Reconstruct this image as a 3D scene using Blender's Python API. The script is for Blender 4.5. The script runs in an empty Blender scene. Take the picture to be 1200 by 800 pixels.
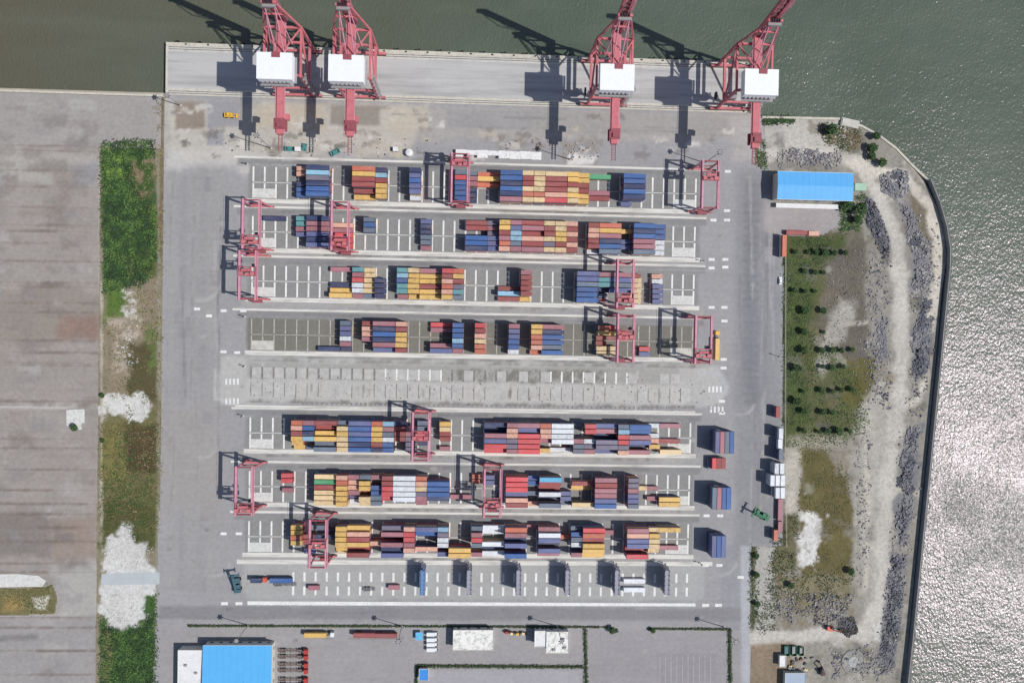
import bpy, bmesh, math, random
import numpy as np
from mathutils import Matrix, Vector, Euler

# ------------------------------------------------------------------ camera, world, sun, exposure
scene = bpy.context.scene
COL = scene.collection
CAM_H = 440.0
FPX = 917.0                                   # focal length in photo pixels (photo is 1200 wide)
_r, _a, _b = (math.radians(v) for v in (1.06087, -2.61712, -1.07697))
RM = (Matrix.Rotation(_r, 3, 'Z') @ Matrix.Rotation(_a, 3, 'Y') @ Matrix.Rotation(_b, 3, 'X'))
cam_d = bpy.data.cameras.new('camera')
cam = bpy.data.objects.new('camera', cam_d)
COL.objects.link(cam)
cam.matrix_world = Matrix.Translation((0, 0, CAM_H)) @ RM.to_4x4()
cam_d.sensor_width = 36.0
cam_d.lens = 36.0 * FPX / 1200.0
cam_d.clip_start = 1.0
cam_d.clip_end = 8000.0
scene.camera = cam

SUN_EL = math.radians(53.0)
SUN_DIR = Vector((0.960 * math.cos(SUN_EL), -0.280 * math.cos(SUN_EL), math.sin(SUN_EL))).normalized()
world = bpy.data.worlds.new('World')
scene.world = world
world.use_nodes = True
wn = world.node_tree
wn.nodes.clear()
sky = wn.nodes.new('ShaderNodeTexSky')
sky.sky_type = 'NISHITA'
sky.sun_disc = False
sky.sun_elevation = SUN_EL
sky.sun_rotation = math.atan2(SUN_DIR.x, SUN_DIR.y)
bg = wn.nodes.new('ShaderNodeBackground')
bg.inputs['Strength'].default_value = 0.082
wo = wn.nodes.new('ShaderNodeOutputWorld')
wn.links.new(sky.outputs['Color'], bg.inputs['Color'])
wn.links.new(bg.outputs['Background'], wo.inputs['Surface'])
sun_d = bpy.data.lights.new('sun', 'SUN')
sun_d.energy = 3.75
sun_d.angle = math.radians(0.5)
sun_d.color = (1.0, 0.965, 0.91)
sun = bpy.data.objects.new('sun', sun_d)
COL.objects.link(sun)
sun.rotation_euler = SUN_DIR.to_track_quat('Z', 'Y').to_euler()
sun.location = (200, -60, 300)
scene.view_settings.view_transform = 'Standard'
scene.view_settings.look = 'None'
scene.view_settings.exposure = 0.0
scene.view_settings.gamma = 1.0

rng = random.Random(7)
nrg = np.random.default_rng(11)


def P(px, py, h=0.0):
    """photo pixel -> world (x, y) on the horizontal plane at height h"""
    d = RM @ Vector(((px - 600.0) / FPX, (400.0 - py) / FPX, -1.0))
    t = (CAM_H - h) / -d.z
    return (d.x * t, d.y * t)


def PP(pts, h=0.0):
    return [P(x, y, h) for x, y in pts]


# ------------------------------------------------------------------ helpers
def lin(c):
    return tuple((v / 255 / 12.92) if v / 255 <= 0.04045 else ((v / 255 + 0.055) / 1.055) ** 2.4 for v in c[:3])


def tag(o, label=None, cat=None, group=None, kind=None):
    if label: o['label'] = label
    if cat: o['category'] = cat
    if group: o['group'] = group
    if kind: o['kind'] = kind
    return o


def empty(name, loc=(0, 0, 0), rz=0.0):
    o = bpy.data.objects.new(name, None)
    COL.objects.link(o)
    o.location = loc
    o.rotation_euler = (0, 0, rz)
    return o


class MB:
    """collects boxes, bars, tubes and polygons into one mesh"""
    def __init__(s):
        s.v = []; s.f = []; s.m = []

    def add(s, vs, fs, m=0):
        b = len(s.v)
        s.v.extend(vs)
        for f in fs:
            s.f.append(tuple(i + b for i in f)); s.m.append(m)

    def box(s, c, d, rz=0.0, m=0, taper=1.0):
        x, y, z = c; a, b, h = d[0] / 2, d[1] / 2, d[2] / 2
        cs, sn = math.cos(rz), math.sin(rz)
        vs = []
        for dz, k in ((-h, 1.0), (h, taper)):
            for dx, dy in ((-a * k, -b * k), (a * k, -b * k), (a * k, b * k), (-a * k, b * k)):
                vs.append((x + dx * cs - dy * sn, y + dx * sn + dy * cs, z + dz))
        s.add(vs, [(3, 2, 1, 0), (4, 5, 6, 7), (0, 1, 5, 4), (1, 2, 6, 5), (2, 3, 7, 6), (3, 0, 4, 7)], m)
        return s

    def bar(s, p, q, w, h=None, m=0):
        h = h or w
        p, q = Vector(p), Vector(q)
        d = (q - p).normalized()
        up = Vector((0, 0, 1)) if abs(d.z) < 0.9 else Vector((0, 1, 0))
        sx = d.cross(up).normalized(); sy = sx.cross(d).normalized()
        vs = []
        for e in (p, q):
            for a, b in ((-1, -1), (1, -1), (1, 1), (-1, 1)):
                vs.append(tuple(e + sx * (a * w / 2) + sy * (b * h / 2)))
        s.add(vs, [(0, 1, 2, 3), (7, 6, 5, 4), (0, 4, 5, 1), (1, 5, 6, 2), (2, 6, 7, 3), (3, 7, 4, 0)], m)
        return s

    def tube(s, p, q, r, n=8, r2=None, m=0):
        r2 = r if r2 is None else r2
        p, q = Vector(p), Vector(q)
        d = (q - p).normalized()
        up = Vector((0, 0, 1)) if abs(d.z) < 0.9 else Vector((0, 1, 0))
        sx = d.cross(up).normalized(); sy = sx.cross(d).normalized()
        vs = []
        for e, rr in ((p, r), (q, r2)):
            for i in range(n):
                t = 2 * math.pi * i / n
                vs.append(tuple(e + sx * (math.cos(t) * rr) + sy * (math.sin(t) * rr)))
        fs = [tuple(range(n))[::-1], tuple(range(n, 2 * n))]
        for i in range(n):
            j = (i + 1) % n
            fs.append((i, j, n + j, n + i))
        s.add(vs, fs, m)
        return s

    def prism(s, pts, z0, z1, m=0):
        n = len(pts)
        a = sum(pts[i][0] * pts[(i + 1) % n][1] - pts[(i + 1) % n][0] * pts[i][1] for i in range(n))
        if a < 0: pts = pts[::-1]
        vs = [(x, y, z0) for x, y in pts] + [(x, y, z1) for x, y in pts]
        fs = [tuple(range(n - 1, -1, -1)), tuple(range(n, 2 * n))]
        for i in range(n):
            j = (i + 1) % n
            fs.append((i, j, n + j, n + i))
        s.add(vs, fs, m)
        return s

    def flat(s, pts, z, m=0):
        n = len(pts)
        a = sum(pts[i][0] * pts[(i + 1) % n][1] - pts[(i + 1) % n][0] * pts[i][1] for i in range(n))
        if a < 0: pts = pts[::-1]
        s.add([(x, y, z) for x, y in pts], [tuple(range(n))], m)
        return s

    def mesh(s, name, mats):
        me = bpy.data.meshes.new(name)
        me.from_pydata(s.v, [], s.f)
        for mm in (mats if isinstance(mats, (list, tuple)) else [mats]):
            me.materials.append(mm)
        if any(s.m): me.polygons.foreach_set('material_index', s.m)
        me.update()
        return me

    def build(s, name, mats, parent=None, loc=None):
        o = bpy.data.objects.new(name, s.mesh(name, mats))
        COL.objects.link(o)
        if parent: o.parent = parent
        if loc: o.location = loc
        return o


def link_copy(o, parent=None):
    c = o.copy()
    COL.objects.link(c)
    if parent: c.parent = parent
    for ch in list(o.children):
        link_copy(ch, c)
    return c


# ------------------------------------------------------------------ materials
def nodes_of(m):
    m.use_nodes = True
    nt = m.node_tree
    return nt, nt.nodes, nt.links, nt.nodes['Principled BSDF']


def math_node(N, L, op, a, b=None):
    n = N.new('ShaderNodeMath'); n.operation = op
    for i, v in enumerate((a, b)):
        if v is None: continue
        if isinstance(v, (int, float)): n.inputs[i].default_value = v
        else: L.new(v, n.inputs[i])
    return n.outputs[0]


def noise(N, L, co, scale, detail=4, rough=0.6, stretch=None):
    if stretch:
        mp = N.new('ShaderNodeMapping'); mp.inputs['Scale'].default_value = stretch
        L.new(co, mp.inputs['Vector']); co = mp.outputs['Vector']
    n = N.new('ShaderNodeTexNoise'); n.inputs['Scale'].default_value = scale
    n.inputs['Detail'].default_value = detail; n.inputs['Roughness'].default_value = rough
    L.new(co, n.inputs['Vector'])
    return n.outputs['Fac']


def ramp(N, L, fac, a, b, lo=0.0, hi=1.0):
    r = N.new('ShaderNodeMapRange')
    r.inputs['From Min'].default_value = a; r.inputs['From Max'].default_value = b
    r.inputs['To Min'].default_value = lo; r.inputs['To Max'].default_value = hi
    L.new(fac, r.inputs['Value'])
    return r.outputs['Result']


def mixc(N, L, fac, a, b, mode='MIX'):
    n = N.new('ShaderNodeMix'); n.data_type = 'RGBA'; n.blend_type = mode
    if isinstance(fac, (int, float)): n.inputs['Factor'].default_value = fac
    else: L.new(fac, n.inputs['Factor'])
    for i, v in ((6, a), (7, b)):
        if isinstance(v, (tuple, list)): n.inputs[i].default_value = (*v[:3], 1)
        else: L.new(v, n.inputs[i])
    return n.outputs[2]


def pmat(name, rgb, rough=0.7, var=0.12, scale=0.6, rand=0.0, grime=None, grime_amt=0.35, space='object',
         stretch=None, bump=0.0, bump_scale=3.0, metallic=0.0, corr=None, spec=0.3, var2=None, rust=0.0):
    """painted / mineral surface: base colour broken up by two noises, grime blotches, per-object tint"""
    m = bpy.data.materials.new(name)
    nt, N, L, B = nodes_of(m)
    base = lin(rgb)
    if space == 'object':
        tc = N.new('ShaderNodeTexCoord'); co = tc.outputs['Object']
    else:
        tc = N.new('ShaderNodeNewGeometry'); co = tc.outputs['Position']
    oi = N.new('ShaderNodeObjectInfo')
    if space == 'object':
        vm = N.new('ShaderNodeVectorMath'); vm.operation = 'ADD'
        cx = N.new('ShaderNodeCombineXYZ')
        r100 = math_node(N, L, 'MULTIPLY', oi.outputs['Random'], 97.0)
        for i in range(3): L.new(r100, cx.inputs[i])
        L.new(co, vm.inputs[0]); L.new(cx.outputs[0], vm.inputs[1]); co2 = vm.outputs[0]
    else:
        co2 = co
    n1 = noise(N, L, co2, scale, 5, 0.65, stretch)
    n2 = noise(N, L, co2, scale * 7.0, 3, 0.6, stretch)
    k = ramp(N, L, n1, 0.25, 0.75, 1.0 - var, 1.0 + var)
    k2 = ramp(N, L, n2, 0.25, 0.75, 1.0 - var * 0.7, 1.0 + var * 0.7)
    k = math_node(N, L, 'MULTIPLY', k, k2)
    if var2:
        k = math_node(N, L, 'MULTIPLY', k, ramp(N, L, noise(N, L, co2, 0.9, 6, 0.75), 0.3, 0.7, 1 - var2, 1 + var2))
    if rand:
        rr = ramp(N, L, oi.outputs['Random'], 0, 1, 1.0 - rand, 1.0 + rand)
        k = math_node(N, L, 'MULTIPLY', k, rr)
    hs = N.new('ShaderNodeHueSaturation')
    hs.inputs['Color'].default_value = (*base, 1)
    L.new(k, hs.inputs['Value'])
    col = hs.outputs['Color']
    if rust:
        n5 = noise(N, L, co2, 0.55, 6, 0.75)
        lo_ = ramp(N, L, oi.outputs['Random'], 0, 1, 0.50, 0.66)
        rf_ = math_node(N, L, 'SUBTRACT', n5, lo_)
        col = mixc(N, L, ramp(N, L, rf_, 0.0, 0.10, 0.0, rust), col, lin((118, 84, 66)))
        n6 = noise(N, L, co2, 0.5, 3, 0.6, (0.15, 1.0, 1.0))
        col = mixc(N, L, ramp(N, L, n6, 0.45, 0.75, 0.0, 0.16), col, lin((188, 186, 184)))
    if grime:
        n3 = noise(N, L, co2, scale * 1.7, 6, 0.7, stretch)
        g = ramp(N, L, n3, 0.48, 0.72, 0.0, grime_amt)
        col = mixc(N, L, g, col, lin(grime))
    L.new(col, B.inputs['Base Color'])
    B.inputs['Roughness'].default_value = rough
    B.inputs['Metallic'].default_value = metallic
    B.inputs['Specular IOR Level'].default_value = spec
    hgt = None
    if corr:                                       # trapezoid corrugation running across the long axis
        wv = N.new('ShaderNodeTexWave'); wv.wave_type = 'BANDS'; wv.bands_direction = corr[0]
        wv.inputs['Scale'].default_value = corr[1]; wv.inputs['Distortion'].default_value = 0.0
        L.new(tc.outputs['Object'], wv.inputs['Vector'])
        hgt = wv.outputs['Fac']
        bp = N.new('ShaderNodeBump'); bp.inputs['Strength'].default_value = 0.5; bp.inputs['Distance'].default_value = 0.04
        L.new(hgt, bp.inputs['Height']); L.new(bp.outputs['Normal'], B.inputs['Normal'])
    elif bump:
        n4 = noise(N, L, co2, bump_scale, 4, 0.6)
        bp = N.new('ShaderNodeBump'); bp.inputs['Strength'].default_value = bump; bp.inputs['Distance'].default_value = 0.15
        L.new(n4, bp.inputs['Height']); L.new(bp.outputs['Normal'], B.inputs['Normal'])
    return m


def attr_mat(name, amp=0.14, streak=0.0, bump=0.0, rough=0.9):
    """ground whose own colour map is stored on the mesh; noises add grain at three sizes"""
    m = bpy.data.materials.new(name)
    nt, N, L, B = nodes_of(m)
    at = N.new('ShaderNodeAttribute'); at.attribute_name = 'ground_colour'
    g = N.new('ShaderNodeNewGeometry'); co = g.outputs['Position']
    k = ramp(N, L, noise(N, L, co, 0.05, 5, 0.6), 0.25, 0.75, 1 - amp * 0.6, 1 + amp * 0.6)
    k = math_node(N, L, 'MULTIPLY', k, ramp(N, L, noise(N, L, co, 0.45, 5, 0.7), 0.25, 0.75, 1 - amp, 1 + amp))
    k = math_node(N, L, 'MULTIPLY', k, ramp(N, L, noise(N, L, co, 2.6, 3, 0.7), 0.25, 0.75, 1 - amp, 1 + amp))
    if streak:
        k = math_node(N, L, 'MULTIPLY', k, ramp(N, L, noise(N, L, co, 0.5, 4, 0.6, (0.06, 1.2, 1)), 0.3, 0.7, 1 - streak, 1 + streak))
    hs = N.new('ShaderNodeHueSaturation'); L.new(at.outputs['Color'], hs.inputs['Color']); L.new(k, hs.inputs['Value'])
    L.new(hs.outputs['Color'], B.inputs['Base Color'])
    B.inputs['Roughness'].default_value = rough
    B.inputs['Specular IOR Level'].default_value = 0.2
    if bump:
        bp = N.new('ShaderNodeBump'); bp.inputs['Strength'].default_value = bump; bp.inputs['Distance'].default_value = 0.5
        L.new(noise(N, L, co, 0.9, 6, 0.75), bp.inputs['Height']); L.new(bp.outputs['Normal'], B.inputs['Normal'])
    return m


def worn_paint(name, rgb, under=(150, 149, 148), wear=0.5, scale=0.9):
    m = bpy.data.materials.new(name)
    nt, N, L, B = nodes_of(m)
    g = N.new('ShaderNodeNewGeometry'); co = g.outputs['Position']
    w = ramp(N, L, noise(N, L, co, scale, 6, 0.75), 0.42, 0.68, 0.0, wear)
    k = ramp(N, L, noise(N, L, co, 0.12, 3, 0.6), 0.3, 0.7, 0.88, 1.08)
    col = mixc(N, L, w, lin(rgb), lin(under))
    hs = N.new('ShaderNodeHueSaturation'); L.new(col, hs.inputs['Color']); L.new(k, hs.inputs['Value'])
    L.new(hs.outputs['Color'], B.inputs['Base Color'])
    B.inputs['Roughness'].default_value = 0.85
    B.inputs['Specular IOR Level'].default_value = 0.2
    return m


# ------------------------------------------------------------------ numpy ground painting
def vnoise(x, y, seed=0):
    xi = np.floor(x).astype(np.int64); yi = np.floor(y).astype(np.int64)
    xf = x - xi; yf = y - yi
    u = xf * xf * (3 - 2 * xf); v = yf * yf * (3 - 2 * yf)
    def h(a, b):
        n = (a * 374761393 + b * 668265263 + seed * 982451653) & 0x7fffffff
        n = (n ^ (n >> 13)) * 1274126177 & 0x7fffffff
        n = n ^ (n >> 16)
        return (n & 0xffff) / 65535.0
    return (h(xi, yi) * (1 - u) + h(xi + 1, yi) * u) * (1 - v) + (h(xi, yi + 1) * (1 - u) + h(xi + 1, yi + 1) * u) * v


def fbm(x, y, s, seed=0, oct=4):
    r = 0; a = 0.5; t = 0
    for i in range(oct):
        r = r + a * vnoise(x / s, y / s, seed + i * 17); t += a; a *= 0.55; s *= 0.47
    return r / t


def seg_dist(X, Y, pts, closed):
    d = np.full(X.shape, 1e9)
    n = len(pts)
    for i in range(n if closed else n - 1):
        ax, ay = pts[i]; bx, by = pts[(i + 1) % n]
        dx, dy = bx - ax, by - ay
        t = np.clip(((X - ax) * dx + (Y - ay) * dy) / (dx * dx + dy * dy + 1e-9), 0, 1)
        d = np.minimum(d, np.hypot(X - ax - t * dx, Y - ay - t * dy))
    return d


def inside(X, Y, pts):
    r = np.zeros(X.shape, bool); n = len(pts)
    for i in range(n):
        ax, ay = pts[i]; bx, by = pts[(i + 1) % n]
        if ay == by: continue
        c = ((ay > Y) != (by > Y)) & (X < (bx - ax) * (Y - ay) / (by - ay) + ax)
        r ^= c
    return r


def paint(X, Y, base, layers, seed=3):
    col = np.empty(X.shape + (3,)); col[:] = lin(base)
    for li, ly in enumerate(layers):
        kind, px, rgb, soft, warp = ly[:5]
        op = ly[5] if len(ly) > 5 else 1.0
        pts = PP(px)
        wz = ly[7] if len(ly) > 7 else 9.0
        nz = (fbm(X, Y, wz, seed + li * 5) - 0.5) * 2 * warp
        if kind == 'poly':
            sd = seg_dist(X, Y, pts, True); sd = np.where(inside(X, Y, pts), sd, -sd)
        else:
            sd = ly[6] / 2 - seg_dist(X, Y, pts, False)
        w = np.clip((sd + nz) / (2 * soft) + 0.5, 0, 1)
        w = w * w * (3 - 2 * w) * op
        if kind == 'poly' and len(ly) > 6 and ly[6]:            # broken-up cover: only where a noise is high
            br = fbm(X, Y, ly[6], seed + li * 5 + 2)
            w = w * np.clip((br - 0.42) / 0.16, 0, 1)
        col += (np.array(lin(rgb)) - col) * w[..., None]
    return col


def ground_grid(name, rect, res, mask_px, z, base, layers, mat, seed=3, relief=0.0, gain=1.0):
    x0, y0, x1, y1 = rect
    nx = int((x1 - x0) / res) + 1; ny = int((y1 - y0) / res) + 1
    X, Y = np.meshgrid(np.linspace(x0, x1, nx), np.linspace(y0, y1, ny))
    col = paint(X, Y, base, layers, seed) * gain
    Z = np.full(X.shape, z)
    if relief: Z = Z + relief * np.clip(fbm(X, Y, 7.0, seed + 91) - 0.4, 0, 1)
    idx = np.arange(nx * ny).reshape(ny, nx)
    q = np.stack([idx[:-1, :-1], idx[:-1, 1:], idx[1:, 1:], idx[1:, :-1]], -1).reshape(-1, 4)
    if mask_px is not None:
        cx = (X[:-1, :-1] + X[1:, 1:]) / 2; cy = (Y[:-1, :-1] + Y[1:, 1:]) / 2
        q = q[inside(cx, cy, PP(mask_px)).ravel()]
    me = bpy.data.meshes.new(name)
    me.vertices.add(nx * ny)
    me.vertices.foreach_set('co', np.stack([X, Y, Z], -1).ravel())
    me.loops.add(len(q) * 4); me.polygons.add(len(q))
    me.loops.foreach_set('vertex_index', q.ravel())
    me.polygons.foreach_set('loop_start', np.arange(0, len(q) * 4, 4))
    me.update(calc_edges=True)
    at = me.attributes.new('ground_colour', 'FLOAT_COLOR', 'POINT')
    at.data.foreach_set('color', np.concatenate([col, np.ones(col.shape[:2] + (1,))], -1).astype(np.float32).ravel())
    me.materials.append(mat)
    o = bpy.data.objects.new(name, me); COL.objects.link(o)
    return o


def quads_mesh(name, C, size, tilt, mats, mi=None, aspect=0.6):
    """many small leaf-like quads: centres C (n,3), sizes (n,), random facing within tilt of up"""
    n = len(C)
    th = nrg.uniform(0, 2 * np.pi, n); tl = nrg.uniform(0, tilt, n); ph = nrg.uniform(0, 2 * np.pi, n)
    nx = np.sin(tl) * np.cos(ph); ny = np.sin(tl) * np.sin(ph); nz = np.cos(tl)
    nv = np.stack([nx, ny, nz], -1)
    a = np.stack([np.cos(th), np.sin(th), np.zeros(n)], -1)
    a = a - nv * (a * nv).sum(-1, keepdims=True); a /= np.linalg.norm(a, axis=-1, keepdims=True) + 1e-9
    b = np.cross(nv, a)
    s = np.asarray(size)[:, None] * 0.5
    V = np.stack([C - a * s, C - b * s * aspect, C + a * s, C + b * s * aspect], 1).reshape(-1, 3)
    me = bpy.data.meshes.new(name)
    me.vertices.add(4 * n); me.vertices.foreach_set('co', V.ravel())
    me.loops.add(4 * n); me.polygons.add(n)
    me.loops.foreach_set('vertex_index', np.arange(4 * n)); me.polygons.foreach_set('loop_start', np.arange(0, 4 * n, 4))
    for mm in mats: me.materials.append(mm)
    if mi is not None: me.polygons.foreach_set('material_index', np.asarray(mi, np.int32))
    me.update(calc_edges=True)
    return me


def rect_px(x0, y0, x1, y1):
    return [(x0, y0), (x1, y0), (x1, y1), (x0, y1)]


def scatter(poly_px, n, dens=None, thr=0.45, seed=1):
    pts = np.array(PP(poly_px))
    lo, hi = pts.min(0), pts.max(0)
    X = nrg.uniform(lo[0], hi[0], n); Y = nrg.uniform(lo[1], hi[1], n)
    k = inside(X, Y, [tuple(p) for p in pts])
    if dens: k &= fbm(X, Y, dens, seed) > thr
    return X[k], Y[k]
ORD = ['first', 'second', 'third', 'fourth', 'fifth', 'sixth', 'seventh', 'eighth', 'ninth', 'tenth', 'eleventh', 'twelfth', 'thirteenth', 'fourteenth', 'fifteenth', 'sixteenth', 'seventeenth', 'eighteenth', 'nineteenth', 'twentieth', 'twenty-first', 'twenty-second', 'twenty-third', 'twenty-fourth', 'twenty-fifth', 'twenty-sixth', 'twenty-seventh', 'twenty-eighth']
# ------------------------------------------------------------------ setting
X0, PITCH, ROWP = -124.4, 6.185, 2.88
YC = {1: 77.5, 2: 50.3, 3: 23.1, 4: -6.5, 5: -34.0, 6: -61.2, 7: -91.0, 8: -119.0, 9: -145.2}
QY0, QY1, QX0, QX1 = 124.2, 152.6, -172.5, 151.5

# water ------------------------------------------------------------
wm = bpy.data.materials.new('sea_water')
nt, N, L, B = nodes_of(wm)
g = N.new('ShaderNodeNewGeometry'); co = g.outputs['Position']
nb = noise(N, L, co, 0.012, 4, 0.6)
c1 = mixc(N, L, ramp(N, L, nb, 0.3, 0.7), lin((78, 90, 76)), lin((90, 102, 90)))
sx_n = N.new('ShaderNodeSeparateXYZ'); L.new(co, sx_n.inputs[0])
wx = math_node(N, L, 'ADD', sx_n.outputs[0], ramp(N, L, noise(N, L, co, 0.006, 3, 0.6), 0.3, 0.7, -90, 90))
c1 = mixc(N, L, ramp(N, L, wx, -260, 60, 1.0, 0.0), c1, lin((94, 91, 76)))       # silt coming down from the west
c1 = mixc(N, L, ramp(N, L, noise(N, L, co, 0.05, 4, 0.6, (0.25, 1.4, 1)), 0.45, 0.75, 0.0, 0.35), c1, lin((104, 110, 96)))
L.new(c1, B.inputs['Base Color'])
B.inputs['Roughness'].default_value = 0.25
B.inputs['Specular IOR Level'].default_value = 0.85
B.inputs['Specular Tint'].default_value = (1.0, 0.86, 1.0, 1)
B.inputs['IOR'].default_value = 1.33
h1 = noise(N, L, co, 0.78, 2.0, 0.55, (1.0, 0.75, 1))
h2 = noise(N, L, co, 0.13, 2, 0.5, (0.75, 1.1, 1))
h3 = noise(N, L, co, 0.018, 3, 0.55, (1.0, 1.6, 1))
hh = math_node(N, L, 'ADD', math_node(N, L, 'MULTIPLY', h1, 0.38), math_node(N, L, 'MULTIPLY', h2, 0.34))
bp = N.new('ShaderNodeBump'); bp.inputs['Distance'].default_value = 1.0
wy = math_node(N, L, 'ADD', sx_n.outputs[1], ramp(N, L, noise(N, L, co, 0.022, 3, 0.6), 0.3, 0.7, -22, 22))
gust = ramp(N, L, math_node(N, L, 'ABSOLUTE', math_node(N, L, 'ADD', wy, 112.0)), 4, 34, 1.5, 1.0)   # a gust roughens the water in this streak
L.new(math_node(N, L, 'MULTIPLY', ramp(N, L, h3, 0.38, 0.62, 0.75, 1.05), gust), bp.inputs['Strength'])
L.new(hh, bp.inputs['Height']); L.new(bp.outputs['Normal'], B.inputs['Normal'])
mb = MB(); mb.flat([(-2500, -2500), (2500, -2500), (2500, 2500), (-2500, 2500)], -3.0)
tag(mb.build('sea_water', wm), 'murky green harbour water glittering towards the east', kind='structure')

# land base ----------------------------------------------------------
COAST = [(893, 137), (985, 139), (1010, 148), (1038, 163), (1062, 187), (1085, 215), (1099, 244), (1107, 272), (1109, 305), (1104, 340),
         (1097, 420), (1088, 510), (1078, 610), (1070, 690), (1060, 800)]
coast_w = PP(COAST)
land = [(-1500, 123.2), P(192, 109), (P(192, 109)[0], QY0 + 0.2), (QX1, QY0 + 0.2), P(893, 137)] + coast_w[1:] + [P(1040, 960), (200, -1500), (-1500, -1500)]
M_land = pmat('packed_earth', (168, 160, 146), 0.95, 0.15, 0.05, space='world', grime=(120, 112, 98))
mb = MB(); mb.prism(land, -8.0, -0.06)
tag(mb.build('ground', M_land), 'flat reclaimed ground under the whole terminal', kind='structure')

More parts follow.
